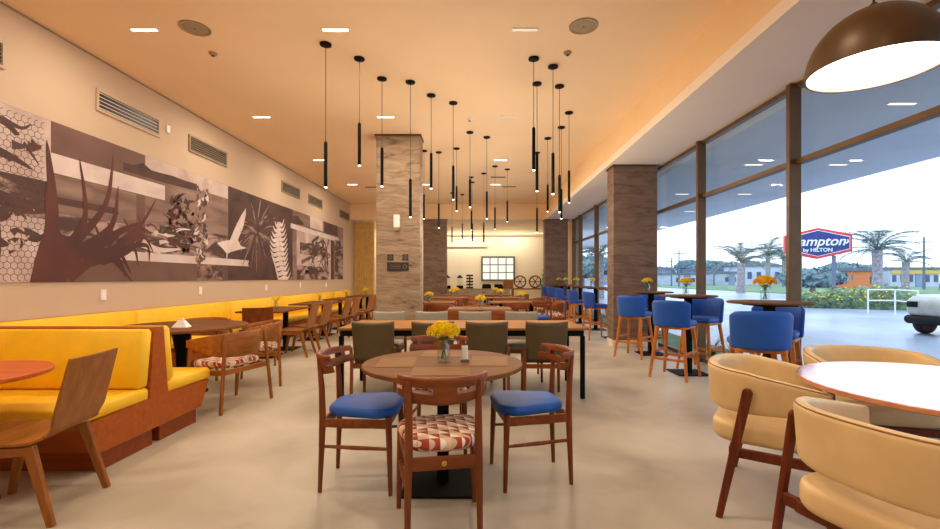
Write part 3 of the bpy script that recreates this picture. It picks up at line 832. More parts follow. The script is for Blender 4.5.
def make_tub():
    t = thing('tub_armchair', '', 'armchair')
    def plan(q):
        th = q * 2.2
        if th < PI / 2: return .335 * math.sin(th) ** .85, -.285 * max(0, math.cos(th)) ** .85
        return .335 - .03 * (th - PI / 2), .42 * (th - PI / 2)
    def P(u, v):
        a = (u - .5) * 2; q = abs(a); x, y = plan(q)
        lo = .548 + .03 * q ** 3; hi = .79 - .03 * q ** 2 - .05 * max(0, q - .6) / .4
        sc_ = 1 + .05 * (v - .5)
        return ((1 if a > 0 else -1) * x * sc_, y * sc_, lo + (hi - lo) * v)
    us = [0, .004, .012, .03] + [.03 + .94 * i / 40 for i in range(1, 40)] + [.97, .988, .996, 1]
    mb = MB(); mb.shell(P, us, EDGE, soft(.052, .022, .09, .2)); bk = mb.build('backrest', 'beige_leather', t, ang=70)
    mb = MB()
    def rim(z_, off):
        pts = []
        for i in range(61):
            u = .012 + .976 * i / 60; p = Vector(P(u, z_)); e = 1e-3
            du = Vector(P(min(1, u + e), z_)) - Vector(P(max(0, u - e), z_)); n = du.cross(Vector((0, 0, 1))).normalized()
            pts.append(p + n * off)
        return pts
    mb.tube(rim(.97, .019), .0035, 6); mb.build('piping', 'seam', bk)
    mb = MB(); mb.pad(rrect(-.305, .305, -.275, .29, .14, 7, -.295, .295), .375, .488, .035, .012); mb.build('seat', 'beige_leather', t)
    for s in (-1, 1):
        mb = MB(); mb.bar((s * .398, -.215, 0), (s * .39, -.085, .68), .026, .034, .024, .05, ref=(1, 0, 0), ch=.5)
        mb.M = Matrix.Translation((s * .39, -.085, .68)) @ Matrix.Rotation(PI / 2, 4, 'Y'); mb.lathe([(.018, -.012), (.025, -.008), (.025, .008), (.018, .012)], 18); mb.M = None
        mb.build('rear_leg', 'mahogany', t)
        mb = MB(); mb.bar((s * .394, -.15, .335), (s * .30, -.15, .335), .05, .026, ref=(0, 0, 1)); mb.build('leg_bracket', 'mahogany', t, False)
        mb = MB(); mb.bar((s * .32, .27, 0), (s * .318, .2, .56), .03, .034, .03, .045, ref=(1, 0, 0), ch=.5); mb.build('front_leg', 'mahogany', t)
        mb = MB(); mb.bar((s * .31, -.17, .335), (s * .312, .225, .335), .026, .05, ref=(1, 0, 0)); mb.build('side_rail', 'mahogany', t, False)
    for y in (-.165, .22):
        mb = MB(); mb.bar((-.31, y, .335), (.31, y, .335), .026, .05, ref=(0, 1, 0)); mb.build('front_rail' if y > 0 else 'rear_rail', 'mahogany', t, False)
    return t

def round_table(name, label, x, y, r, z, top, base='plate', bs=.235, post=.035, group=None, th=.026):
    t = thing(name, label, 'table', (x, y, 0), 0, group)
    mb = MB(); mb.lathe([(r - .006, z - th), (r, z - th + .004), (r, z - .004), (r - .004, z)], 64); mb.build('tabletop', top, t, ang=30)
    mb = MB(); mb.box((0, 0, z - th - .012), (.34, .34, .022), .003); mb.build('mounting_plate', 'black_metal', t, False)
    mb = MB()
    if base == 'flare': mb.lathe([(.05, .02), (.045, .2), (.055, .45), (.1, z - th - .023)], 28)
    else: mb.box((0, 0, (z - th - .023 + .012) / 2), (post * 2, post * 2, z - th - .035), .006)
    mb.build('post', 'black_metal', t)
    mb = MB()
    if base == 'plate': mb.box((0, 0, .007), (bs * 2, bs * 2, .014), .004)
    else: mb.lathe([(bs, 0), (bs, .008), (bs - .02, .016), (.06, .026)], 40)
    mb.build('base', 'black_metal', t)
    return t
def rect_table(name, label, x, y, w, d, z, top, group=None):
    t = thing(name, label, 'table', (x, y, 0), 0, group)
    mb = MB(); mb.box((0, 0, z - .014), (w, d, .028), .004); mb.build('tabletop', top, t, False)
    n = ((0, 0),) if max(w, d) < 1.0 else (((-.3 * w, 0), (.3 * w, 0)) if w > d else ((0, -.3 * d), (0, .3 * d)))
    for (px, py) in n:
        mb = MB(); mb.box((px, py, (z - .028 + .012) / 2), (.075, .075, z - .042), .005); p = mb.build('post', 'black_metal', t, False)
        mb = MB(); mb.box((px, py, .007), (.42, .42, .014), .004); mb.build('base', 'black_metal', t, False)
    return t

# ------------------------------------------------------------------ flowers in jars
def petal_mesh():
    mb = MB()
    for ring, (n, tilt, l) in enumerate(((6, .35, 1.0), (5, .85, .85))):
        for k in range(n):
            a = 2 * PI * k / n + ring * .5
            mb.M = Matrix.Rotation(a, 4, 'Z') @ Matrix.Rotation(-tilt, 4, 'Y')
            def P(u, v): 
                w = .34 * math.sin(PI * min(1, .12 + .86 * u)) ** .8
                return (l * u, (v - .5) * 2 * w, .18 * u * u)
            mb.shell(P, [0, .3, .6, .85, 1], [0, .5, 1], .04)
    mb.M = None
    mb.lathe([(.16, -.25), (.2, -.05), (.16, .18), (.05, .24)], 8)
    me = {}
    for mat in ('petal', 'petal_orange'):
        o = mb.build('blossom', mat); me[mat] = o.data; bpy.data.objects.remove(o)
    return me
BL = petal_mesh()
def leaf_mesh():
    mb = MB()
    def P(u, v): return (u, (v - .5) * .44 * math.sin(PI * min(1, .08 + .9 * u)), .25 * u * (1 - u) - .1 * u)
    mb.shell(P, lsp(6), [0, .5, 1], .012); o = mb.build('leaf', 'leaf'); d = o.data; bpy.data.objects.remove(o); return d
LM = leaf_mesh()
def bouquet(x, y, z, where, n=30, rad=.09, h=.23, orange=False, jar=1.0, low=False):
    """glass jar standing at z, and the flowers in it"""
    t = thing('glass_jar', 'glass jar of %s flowers on %s' % ('orange yellow' if orange else 'yellow', where), 'jar', (x, y, z), 0, 'flower jars on the tables')
    k = jar
    mb = MB(); mb.lathe([(.012 * k, .004), (.036 * k, .0045), (.036 * k, .1 * k), (.025 * k, .128 * k), (.025 * k, .148 * k), (.029 * k, .15 * k), (.029 * k, .156 * k), (.033 * k, .15 * k), (.029 * k, .128 * k), (.041 * k, .104 * k), (.0415 * k, .006), (.036 * k, 0), (.01 * k, 0)], 24 if not low else 14, caps=True)
    mb.build('glass_body', 'jar_glass', t)
    b_ = thing('flower_bouquet', '%s flowers in the jar on %s' % ('orange yellow' if orange else 'yellow', where), 'flowers', (x, y, z), R.uniform(0, 6), 'bunches of flowers on the tables')
    st = MB()
    for q in range(5 if not low else 3):
        a = q * 1.26 + .3; ra = .018 * k
        st.tube([(-ra * math.cos(a), -ra * math.sin(a), .02), (0, 0, .1 * k), (ra * math.cos(a), ra * math.sin(a), .15 * k), (rad * .6 * math.cos(a), rad * .6 * math.sin(a), h * .93)], .0028, 5)
    st.build('stems', 'stem', b_)
    for q in range(n):
        f = (q + .5) / n; ph = math.acos(1 - .95 * f); a = q * 2.39996
        rr_ = rad * R.uniform(.86, 1.06)
        d = Vector((math.sin(ph) * math.cos(a), math.sin(ph) * math.sin(a), math.cos(ph) * .72))
        o = bpy.data.objects.new('blossom', BL['petal_orange' if (orange and q % 2) or (q % 6 == 4) else 'petal']); C.objects.link(o); o.parent = b_
        o.location = Vector((0, 0, h - .05 * rad / .09)) + d * rr_
        o.rotation_euler = d.to_track_quat('Z', 'Y').to_euler()
        s = (.028 if n > 20 else .036) * rad / .09 * R.uniform(.85, 1.15); o.scale = (s, s, s)
    for q in range(9 if not low else 4):
        o = bpy.data.objects.new('leaf', LM); C.objects.link(o); o.parent = b_
        a = q * 2.4; o.location = (.02 * math.cos(a), .02 * math.sin(a), h - .085 * rad / .09)
        o.rotation_euler = (0, -.25 + R.uniform(-.2, .3), a); s = rad * R.uniform(.7, .95); o.scale = (s, s, s)
    return b_

# ------------------------------------------------------------------ centre: round table with four chairs
TX, TY = -.22, 2.84
round_table('round_table', 'small round brown table in the foreground with paper placemats', TX, TY, .5, .75, 'top_brown')
for (ox, oy, rz, lab) in ((0.01, -.29, .02, 'brown paper placemat at the near side of the foreground table'), (-.29, -.01, PI / 2 + .06, 'brown paper placemat at the left side of the foreground table'),
                          (.29, .03, PI / 2 - .05, 'brown paper placemat at the right side of the foreground table'), (0, .29, -.03, 'brown paper placemat at the far side of the foreground table')):
    mb = MB(); mb.box((0, 0, .001), (.33, .23, .0015)); o = mb.build('placemat', 'kraft', None, False)
    o.location = (TX + ox, TY + oy, .7495 + .0012); o.rotation_euler = (0, 0, rz)
    tag(o, lab, 'placemat', 'placemats on the round foreground table')
bouquet(-.215, 2.83, .752, 'the round foreground table', 44, .088, .225)
t = thing('napkin_holder', 'small white napkin holder beside the jar on the foreground table', 'napkin holder', (-.085, 2.87, .752))
mb = MB(); mb.prism([(-.028, -.02), (.028, -.02), (.028, .02), (-.028, .02)], 0, .012); mb.build('base', 'steel', t, False)
mb = MB(); mb.bar((0, 0, .01), (0, 0, .095), .044, .026, .04, .02, ref=(1, 0, 0), ch=.5); mb.build('napkins', 'white', t)
KD = Kind(make_dining('blue_fabric')); KP = Kind(make_dining('pattern_fabric'))
g = 'wooden chairs around the round foreground table'
KP.put(-.195, 2.33, .17, 'wooden dining chair with triangle patterned seat, its back to the viewer', g)
KD.put(-.73, 2.86, face(1, 0), 'wooden dining chair with blue seat at left of the round foreground table', g)
KD.put(.34, 2.93, face(-.987, -.16), 'wooden dining chair with blue seat at right of the round foreground table', g)
KP.put(-.3, 3.37, PI, 'wooden dining chair behind the foreground table, only its back rail showing above the top', g)

# ------------------------------------------------------------------ communal table and its chairs
t = thing('communal_table', 'long light wood table on black metal frame behind the round table', 'table', (-.17, 5.2, 0))
hw, hd = 1.31, .45
mb = MB(); mb.box((0, 0, .7375), (2 * hw, 2 * hd, .025), .003); mb.build('tabletop', 'top_oak', t, False)
mb = MB()
for s in (-1, 1):
    mb.box((0, s * (hd - .03), .695), (2 * hw - .06, .04, .06)); mb.box((s * (hw - .03), 0, .695), (.04, 2 * hd - .1, .06))
mb.build('apron', 'black_metal', t, False)
for sx in (-1, 1):
    for sy in (-1, 1):
        mb = MB(); mb.box((sx * (hw - .03), sy * (hd - .03), .3325), (.045, .045, .665), .003); mb.build('leg', 'black_metal', t, False)
KO = Kind(make_uphol('olive_leather')); KG = Kind(make_uphol('grey_fabric'))
for x, w in ((-1.07, 'leftmost olive brown upholstered chair at the near side of the long table'), (-.46, 'second olive brown chair from left, behind the yellow flowers'),
             (.09, 'third olive brown chair from left at the near side of the long table'), (.70, 'rightmost olive brown chair at the near side of the long table')):
    KO.put(x, 4.84, 0, w, 'olive chairs at the long table')
for x, w in ((-1.185, 'leftmost pale grey upholstered chair at the far side of the long table'), (-.62, 'second pale grey chair from left at the far side of the long table'),
             (-.04, 'third pale grey chair from left at the far side of the long table'), (.58, 'rightmost pale grey chair at the far side of the long table')):
    KG.put(x, 5.74, PI, w, 'grey chairs at the long table')

# ------------------------------------------------------------------ left side: banquette, booth, tables
t = thing('wall_banquette', 'long yellow upholstered banquette along the mural wall', 'bench', (XL, 0, 0))
seams = [1.4, 3.62, 5.86, 8.1, 10.34, 12.58, 14.0, 15.6]
for a, b_ in zip(seams, seams[1:]):
    mb = MB(); mb.box((.075, (a + b_) / 2, .645), (.11, b_ - a - .004, .43), .025); mb.build('back_cushion', 'yellow_vinyl', t, ang=50)
    mb = MB(); mb.box((.315, (a + b_) / 2, .39), (.57, b_ - a - .004, .1), .025); mb.build('seat_cushion', 'yellow_vinyl', t, ang=50)
mb = MB(); mb.box((.29, 8.5, .225), (.54, 14.2, .23), .004); mb.build('front_panel', 'booth_wood', t, False)
mb = MB(); mb.box((.26, 8.5, .055), (.46, 14.1, .11), .004); mb.build('plinth', 'plinth_wood', t, False)
mb = MB(); mb.box((.0095, 8.5, .61), (.019, 14.2, .5)); mb.build('back_board', 'booth_wood', t, False)

bx0, bx1, ym = -3.97, -2.48, 3.5
t = thing('double_booth', 'yellow back to back booth bench with brown wood end panel', 'bench', (bx1, ym, 0))
L = bx1 - bx0
def yz_prism(mb, pts, x0, x1):
    n = len(pts); vs = [(x0, y, z) for y, z in pts] + [(x1, y, z) for y, z in pts]
    mb.add(vs, [list(range(n))[::-1], list(range(n, 2 * n))] + [[i, (i + 1) % n, n + (i + 1) % n, n + i] for i in range(n)])
mb = MB(); yz_prism(mb, [(-.68, .35), (-.55, .13), (.53, .13), (.65, .35), (.1, .37), (.05, .9), (-.05, .9), (-.1, .37)], -L, 0)
mb.build('wood_body', 'booth_wood', t, False)
for s, ya, yb in ((-1, -.52, -.04), (1, .04, .5)):
    mb = MB(); mb.box((-L / 2 - .01, (ya + yb) / 2, .065), (L - .03, yb - ya, .128), .003); mb.build('plinth', 'plinth_wood', t, False)
def seat_pad(y0, y1):
    mb = MB(); mb.box((-L / 2, (y0 + y1) / 2, .405), (L, y1 - y0, .1), .02); return mb
seat_pad(-.71, -.1).build('seat_cushion', 'yellow_vinyl', t, ang=50)
seat_pad(.1, .68).build('seat_cushion', 'yellow_vinyl', t, ang=50)
for s in (-1, 1):
    mb = MB(); mb.box((-L / 2 - .004, s * .122, .675), (L - .008, .1, .44), .022, Matrix.Rotation(s * .12, 3, 'X')); mb.build('back_cushion', 'yellow_vinyl', t, ang=50)

round_table('round_table', 'orange brown round table cut by the left photo edge', -2.93, 2.46, .45, .75, 'top_orange', 'disc', .22)
KY = Kind(make_plywood('walnut', 'walnut'))
KY.put(-2.5, 2.49, face(-.985, -.17), 'bent plywood chair in the left foreground facing the cut off orange table', 'plywood chairs')
round_table('round_table', 'round dark wood table with flared black pedestal behind the booth', -3.31, 5.02, .67, .75, 'top_walnut', 'flare', .26)
t = thing('napkin_holder', 'white pyramid napkin holder on the round dark table behind the booth', 'napkin holder', (-3.2, 4.86, .75))
mb = MB(); mb.add([(-.078, -.05, 0), (.078, -.05, 0), (.078, .05, 0), (-.078, .05, 0), (-.03, -.015, .075), (.03, -.015, .075), (.03, .015, .075), (-.03, .015, .075)], [(0, 3, 2, 1), (4, 5, 6, 7), (0, 1, 5, 4), (1, 2, 6, 5), (2, 3, 7, 6), (3, 0, 4, 7)])
mb.build('holder', 'white', t, False)
mb = MB(); mb.box((0, 0, .083), (.05, .022, .024), .004); mb.build('napkin', 'white_plastic', t, False)
KA = Kind(make_armchair)
g = 'wooden armchairs at the round dark table'
KA.put(-2.52, 4.56, face(-.95, .3), 'wooden armchair with patterned seat nearest the booth end', g)
KA.put(-2.68, 5.52, face(-.92, -.4), 'wooden armchair with patterned seat behind the nearest patterned armchair', g)
KA.put(-3.56, 5.8, PI + .05, 'wooden armchair on the far side of the round dark table', g)

# banquette tables, each with chairs on its right side
g1, g2 = 'wooden tables along the banquette', 'plywood chairs along the banquette tables'
names = ['first', 'second', 'third', 'fourth']
wh = ['nearest', 'second', 'third', 'farthest']
KR = Kind(make_plywood('mahogany', 'mahogany')) if False else Kind(make_plywood('red_wood', 'red_wood'))
ys = [7.75, 9.75, 11.75, 13.75]
for i, y in enumerate(ys):
    rect_table('banquette_table', '%s rectangular wooden table along the yellow banquette' % wh[i], -3.48, y, .72, 1.3, .75, 'top_walnut', g1)
    bouquet(-3.48 + .02, y + (.1 if i else -.05), .75, 'the %s banquette table' % wh[i], 9, .055 if i < 2 else .09, .2, low=True, jar=.9)
    for j, dy_ in enumerate((-.32, .32)):
        KY.put(-3.02 + .02 * R.uniform(-1, 1), y + dy_, face(-1, R.uniform(-.06, .1)), '%s plywood chair on the aisle side of the %s banquette table' % ('nearer' if j == 0 else 'farther', wh[i]), g2)
KR.put(-3.26, 6.74, .35, 'dark reddish plywood chair at the head of the nearest banquette table', 'reddish plywood chairs')

# ------------------------------------------------------------------ middle dining tables
g1, g2 = 'wooden tables in the middle of the room', 'reddish armchairs in the middle of the room'
def make_red():
    o = make_armchair('red_wood')
    return o
KB = Kind(make_red)
MT = [(.03, 7.95, 1.1, .75, 'behind the long table'), (.86, 10.1, 1.15, .8, 'left of the blue stool row'), (.72, 12.3, 1.15, .8, 'in front of the buffet'),
      (.55, 14.5, 1.1, .8, 'farthest back before the buffet'), (-.92, 10.0, .8, .8, 'just right of the stone column'), (-.82, 12.4, .9, .8, 'second behind the stone column'), (-.75, 14.6, .9, .8, 'beside the far left column')]
for i, (x, y, w, d, wl) in enumerate(MT):
    rect_table('dining_table', 'wooden dining table %s' % wl, x, y, w, d, .75, 'top_brown', g1)
    bouquet(x + (.02, .1, -.1, 0, -.16, .1, .05)[i], y + (-.05, -.1, .05, 0, -.1, .1, 0)[i], .75, 'the dining table ' + wl, 14, .085, .2, low=True, jar=.9)
    seats = []
    if i == 0: seats = [(-.34, -.44, 0, 'left near'), (.36, -.44, 0, 'right near'), (0, .62, PI, 'far')]
    elif w > 1: seats = [(.84, .0, PI / 2, 'right'), (-.84, 0, -PI / 2, 'left'), (.05, .62, PI, 'far')]
    else: seats = [(.1, -.62, -.1, 'near'), (.1, .62, PI, 'far')]
    for (ox, oy, rz, side) in seats:
        KB.put(x + ox, y + oy, rz + R.uniform(-.03, .03), 'reddish wooden armchair, %s side of the table %s' % (side, wl), g2)
KD.put(1.25, 9.2, .3, 'wooden dining chair with blue seat in mid room left of the blue stools', 'wooden chairs around the round foreground table')

# ------------------------------------------------------------------ high tables and blue stools
KS = Kind(make_stool())
g1, g2 = 'round high tables along the windows', 'blue bar stools along the windows'
HT = [(2.86, 4.42, .37, 'nearest'), (2.83, 6.06, .36, 'second'), (2.92, 7.6, .36, 'third')]
for x, y, r, w in HT:
    round_table('high_table', '%s round high bar table by the windows' % w, x, y, r, 1.05, 'top_walnut', 'plate', .21, .04, g1, .02)
bouquet(2.82, 4.42, 1.05, 'the nearest high table', 34, .088, .225, True)
bouquet(2.8, 6.06, 1.05, 'the second high table', 30, .075, .21)
bouquet(2.86, 7.6, 1.05, 'the third high table', 26, .075, .21)
KS.put(2.5, 4.03, face(.35, 1), 'blue bar stool nearest the viewer, back turned, behind the beige armchairs', g2)
KS.put(3.13, 4.74, face(-.7, -.75), 'blue bar stool on the window side of the nearest high table', g2)
KS.put(2.55, 5.83, face(1, 1), 'blue bar stool with back turned at the second high table', g2)
KS.put(3.15, 6.33, face(-.85, -.6), 'blue bar stool on the window side of the second high table', g2)
KS.put(2.55, 7.33, face(1, 1), 'blue bar stool with back turned in front of the brown stone column', g2)
KS.put(3.08, 7.98, face(-.3, -1), 'blue bar stool between the third high table and the brown column', g2)
nm = ['first', 'second', 'third', 'fourth', 'fifth']
KN = Kind(make_stool('navy_fabric'))
for i, y in enumerate((9.45, 11.05, 12.75, 14.35, 15.6)):
    round_table('high_table', '%s high table past the brown stone column' % nm[i], 2.92, y + .12, .38, 1.05, 'top_walnut', 'plate', .22, .04, g1, .02)
    bouquet(2.86, y + .3, 1.05, 'the %s high table past the brown column' % nm[i], 12, .08, .21, low=True)
    KN.put(2.47, y, face(1, .12), 'blue bar stool, %s in the row past the brown stone column' % nm[i], g2)

# ------------------------------------------------------------------ right foreground: beige chairs and round table
round_table('round_table', 'large round cherry wood table cut by the right photo edge', 2.36, 2.2, .66, .75, 'top_cherry', 'disc', .3, .045)
KT = Kind(make_tub)
g = 'beige tub armchairs around the cherry wood table'
KT.put(1.695, 2.615, face(.82, -.57), 'beige leather tub armchair left of the cherry table, whole side in view', g)
KT.put(1.58, 1.62, face(.95, .31), 'beige leather tub armchair nearest the viewer, cut by the right photo edge', g)
KT.put(2.62, 3.0, face(-.25, -1), 'beige leather tub armchair on the window side of the cherry table', g)

# ------------------------------------------------------------------ buffet at the back
t = thing('buffet_counter', 'grey brown buffet counter below the lit kitchen window', 'counter', (-.1, 17.9, 0))
mb = MB(); mb.box((0, 0, .42), (2.7, .6, .82), .004); mb.build('body', 'counter_grey', t, False)
mb = MB(); mb.box((0, 0, .845), (2.8, .68, .03), .004); mb.build('worktop', 'speaker_grey', t, False)
for k in range(4):
    mb = MB(); mb.box((-.98 + k * .655, -.305, .43), (.6, .012, .68), .003); d = mb.build('door', 'counter_grey', t, False)
    mb = MB(); mb.box((-.98 + k * .655, -.316, .72), (.16, .014, .02), .002); mb.build('handle', 'black_metal', d, False)
t = thing('buffet_table', 'light wood buffet table under two round wire stands', 'table', (1.98, 17.9, 0))
mb = MB(); mb.box((0, 0, .85), (1.3, .62, .05), .004); mb.build('tabletop', 'top_oak', t, False)
mb = MB(); mb.box((0, 0, .3), (1.2, .55, .03), .003); mb.build('shelf', 'top_oak', t, False)
for sx in (-1, 1):
    for sy in (-1, 1):
        mb = MB(); mb.box((sx * .6, sy * .26, .4125), (.06, .06, .825), .003); mb.build('leg', 'top_oak', t, False)
for x, w in ((1.66, 'left'), (2.26, 'right')):
    t = thing('round_stand', '%s round dark wooden wheel shaped stand on the buffet table' % w, 'stand', (x, 17.8, .875), 0, 'round stands on the buffet table')
    mb = MB(); mb.M = Matrix.Translation((0, 0, .26)) @ Matrix.Rotation(PI / 2, 4, 'X'); mb.lathe([(.2, -.03), (.25, -.03), (.25, .03), (.2, .03), (.2, -.03)], 36, caps=False); mb.build('rim', 'mahogany', t)
    for k in range(3):
        a = k * PI / 3; mb = MB(); mb.bar((.21 * math.cos(a), 0, .26 + .21 * math.sin(a)), (-.21 * math.cos(a), 0, .26 - .21 * math.sin(a)), .03, .03, ref=(0, 1, 0)); mb.build('spoke', 'mahogany', t, False)
    mb = MB(); mb.box((0, 0, .011), (.3, .16, .022), .004); mb.build('foot', 'mahogany', t, False)
for x, w in ((-1.22, 'left'), (-.72, 'right')):
    t = thing('juice_dispenser', '%s dark topped drinks dispenser on the buffet counter' % w, 'dispenser', (x, 17.9, .86), 0, 'dispensers on the buffet counter')
    mb = MB(); mb.box((0, 0, .06), (.26, .26, .12), .006); mb.build('base', 'black_metal', t, False)
    mb = MB(); mb.lathe([(.09, .12), (.1, .16), (.1, .38), (.09, .42)], 20); mb.build('tank', 'jar_glass', t)
    mb = MB(); mb.lathe([(.11, .42), (.11, .46), (.05, .5), (.02, .54)], 20); mb.build('lid', 'black_metal', t)
    mb = MB(); mb.box((0, -.15, .16), (.03, .08, .03), .004); mb.build('tap', 'steel', t, False)
t = thing('tiered_stand', 'tall dark tiered rack on the buffet counter left of the kitchen window', 'rack', (-.33, 17.9, .86))
mb = MB(); mb.box((0, 0, .27), (.05, .05, .54), .004); mb.build('post', 'black', t, False)
for k in range(5):
    mb = MB(); mb.box((0, 0, .04 + k * .12), (.27, .24, .075), .006); mb.build('tier', 'black', t, False)
for x, w in ((.34, 'left'), (.82, 'right')):
    t = thing('chafing_dish', '%s dark chafing dish on the buffet counter' % w, 'chafing dish', (x, 17.85, .86), 0, 'chafing dishes on the buffet counter')
    mb = MB(); mb.box((0, 0, .05), (.36, .28, .1), .01); mb.build('pan', 'black_metal', t, False)
    mb = MB(); mb.pad(rrect(-.17, .17, -.13, .13, .03), .1, .17, .03, .02); l = mb.build('lid', 'black_metal', t)
    mb = MB(); mb.box((0, -.09, .185), (.1, .02, .02), .004); mb.build('handle', 'steel', l, False)
t = thing('bread_box', 'pale wooden display box on the buffet between counter and round stands', 'box', (1.2, 17.9, .86))
mb = MB(); mb.box((0, 0, .15), (.38, .3, .3), .006); mb.build('body', 'top_oak', t, False)
mb = MB(); mb.box((0, -.01, .31), (.42, .34, .02), .004); mb.build('lid', 'top_oak', t, False)
t = thing('potted_plant', 'light green leafy plant beside the far right column', 'plant', (2.75, 18.45, 0))
mb = MB(); mb.lathe([(.13, 0), (.18, .34), (.19, .36), (.165, .36), (.16, .32)], 24); mb.build('pot', 'white', t)
mb = MB(); mb.tube([(0, 0, .3), (.02, 0, .8), (0, .02, 1.2)], [.02, .015, .008], 8); mb.build('stem', 'stem', t)
for k in range(46):
    o = bpy.data.objects.new('leaf', LM); C.objects.link(o); o.parent = t
    a = k * 2.4; zz = .6 + .9 * k / 46; o.location = (0, 0, zz); o.rotation_euler = (0, -.6 - .5 * R.random(), a); s = R.uniform(.28, .42) * (1.15 - .5 * k / 46); o.scale = (s, s, s)
# kitchen window in the back wall
mb = MB(); wz0, wz1, wx0, wx1 = 1.19, 2.16, .17, 1.52
for x in [wx0 + (wx1 - wx0) * k / 4 for k in range(5)]: mb.box((x, YB - .03, (wz0 + wz1) / 2), (.07 if x in (wx0, wx1) else .035, .06, wz1 - wz0 + .07), .003)
for z in [wz0 + (wz1 - wz0) * k / 3 for k in range(4)]: mb.box(((wx0 + wx1) / 2, YB - .03, z), (wx1 - wx0, .05, .07 if z in (wz0, wz1) else .035), .003)
w = struct(mb.build('window_11', 'window_green', None, False))
for i in range(4):
    for j in range(3):
        g_ = MB(); g_.box((wx0 + (wx1 - wx0) * (i + .5) / 4, YB - .008, wz0 + (wz1 - wz0) * (j + .5) / 3), ((wx1 - wx0) / 4 - .03, .008, (wz1 - wz0) / 3 - .03)); g_.build('pane', 'pane_lit', w, False)
span('trim_2', -1.3, .38, YB - .05, YB, 2.57, 2.6, 'speaker_grey')
span('trim_3', XL, XR, YB - .2, YB - .17, 3.1, 3.13, 'soffit_paint')
t = thing('cove_light', 'warm strip of light along the top of the back wall', 'lamp', (0, YB - .1, 3.14))
mb = MB(); mb.box((-.5, 0, 0), (7.6, .05, .03)); mb.build('light_strip', 'cove', t, False)
for x in (-3.4, -.6, 1.4):
    area('lamp', (x, -.6, .2), 1.6, .12, 34, t, (1, .88, .66))

# ------------------------------------------------------------------ outside
span('ground', XR + .06, 160, -40, 200, -.25, -.06, 'asphalt')
span('ground_strip', XR + .06, 4.5, -3, 18, -.06, -.01, 'grass')
span('lawn', 26, 160, 38, 90, -.06, 0.0, 'grass')
span('canopy', XR + .14, 7.7, -6, 40, 3.3, 3.75, 'canopy_paint')
for x in (4.9, 6.4):
    for y in (2.4, 5.2, 8.0, 10.8, 13.6):
        t = thing('canopy_light', '', 'ceiling light', (x, y, 3.3), 0, 'linear lights in the outside canopy')
        t['label'] = 'linear light in the outside canopy, %s row, %s from the near end' % ('inner' if x < 5 else 'outer', ['first', 'second', 'third', 'fourth', 'fifth'][int((y - 2.4) / 2.8 + .1)])
        mb = MB(); mb.box((0, 0, -.004), (.34, .07, .008)); mb.build('trim_ring', 'white', t, False)
        mb = MB(); mb.box((0, 0, -.01), (.3, .045, .006)); mb.build('diffuser', 'lamp_soft', t, False)

def at(px, Y, py=None, z=None):
    return ((px - 478) * Y / F, Y, z if z is not None else 1.28 + (278 - py) * Y / F)
# roadside sign
sx, sy, sz = at(817, 22, 243.5)
t = thing('road_sign', 'blue hexagonal hotel sign with red border standing outside the window', 'sign', (sx, sy, 0), -.3)
W_, H_ = 1.4, .76
hexp = [(-W_, -H_ * .55), (0, -H_), (W_, -H_ * .55), (W_, H_ * .55), (0, H_), (-W_, H_ * .55)]
def hexa(k, y0, y1, dk=0):
    mb = MB(); mb.prism([((abs(x) - dk) * (1 if x > 0 else -1) if x else 0, y - dk * 1.15 * (1 if y > 0 else -1)) for x, y in hexp], 0, 1)
    mb.v = [Vector((v.x, y0 + (y1 - y0) * (1 - v.z), sz + v.y)) for v in mb.v]
    return mb
hexa(1, -.1, .12).build('border', 'sign_red', t, False)
hexa(1, -.115, -.1, .10).build('inner_border', 'white', t, False)
hexa(1, -.13, -.115, .125).build('panel', 'sign_blue', t, False)
def text(body, size, x, z, parent, name, shear=0.0, bold=0.0, mat='white'):
    cu = bpy.data.curves.new('t', 'FONT'); cu.body = body; cu.size = size; cu.align_x = 'CENTER'; cu.align_y = 'CENTER'
    cu.extrude = .012; cu.shear = shear; cu.offset = bold
    o = bpy.data.objects.new('t', cu); C.objects.link(o); bpy.context.view_layer.update()
    me = bpy.data.meshes.new_from_object(o.evaluated_get(bpy.context.evaluated_depsgraph_get()))
    bpy.data.objects.remove(o)
    me.materials.clear(); me.materials.append(MATS[mat])
    q = bpy.data.objects.new(name, me); C.objects.link(q); q.parent = parent
    q.location = (x, -.145, z); q.rotation_euler = (PI / 2, 0, 0)
    return q
text('Hampton', .62, -.08, sz + .08, t, 'lettering', .3, .008)
text('by HILTON', .25, -.02, sz - .33, t, 'lettering', 0.0, .004)
mb = MB()
mb.tube([(1.06, -.14, sz + .0), (1.14, -.14, sz - .03), (1.22, -.14, sz + .06), (1.2, -.14, sz + .18)], [.03, .04, .035, .015], 8); mb.build('swash', 'white', t)
for s in (-.7, .7):
    mb = MB(); mb.box((s, .02, (sz - .6) / 2 - .03), (.14, .1, sz - .6 + .06)); mb.build('post', 'build_roof', t, False)

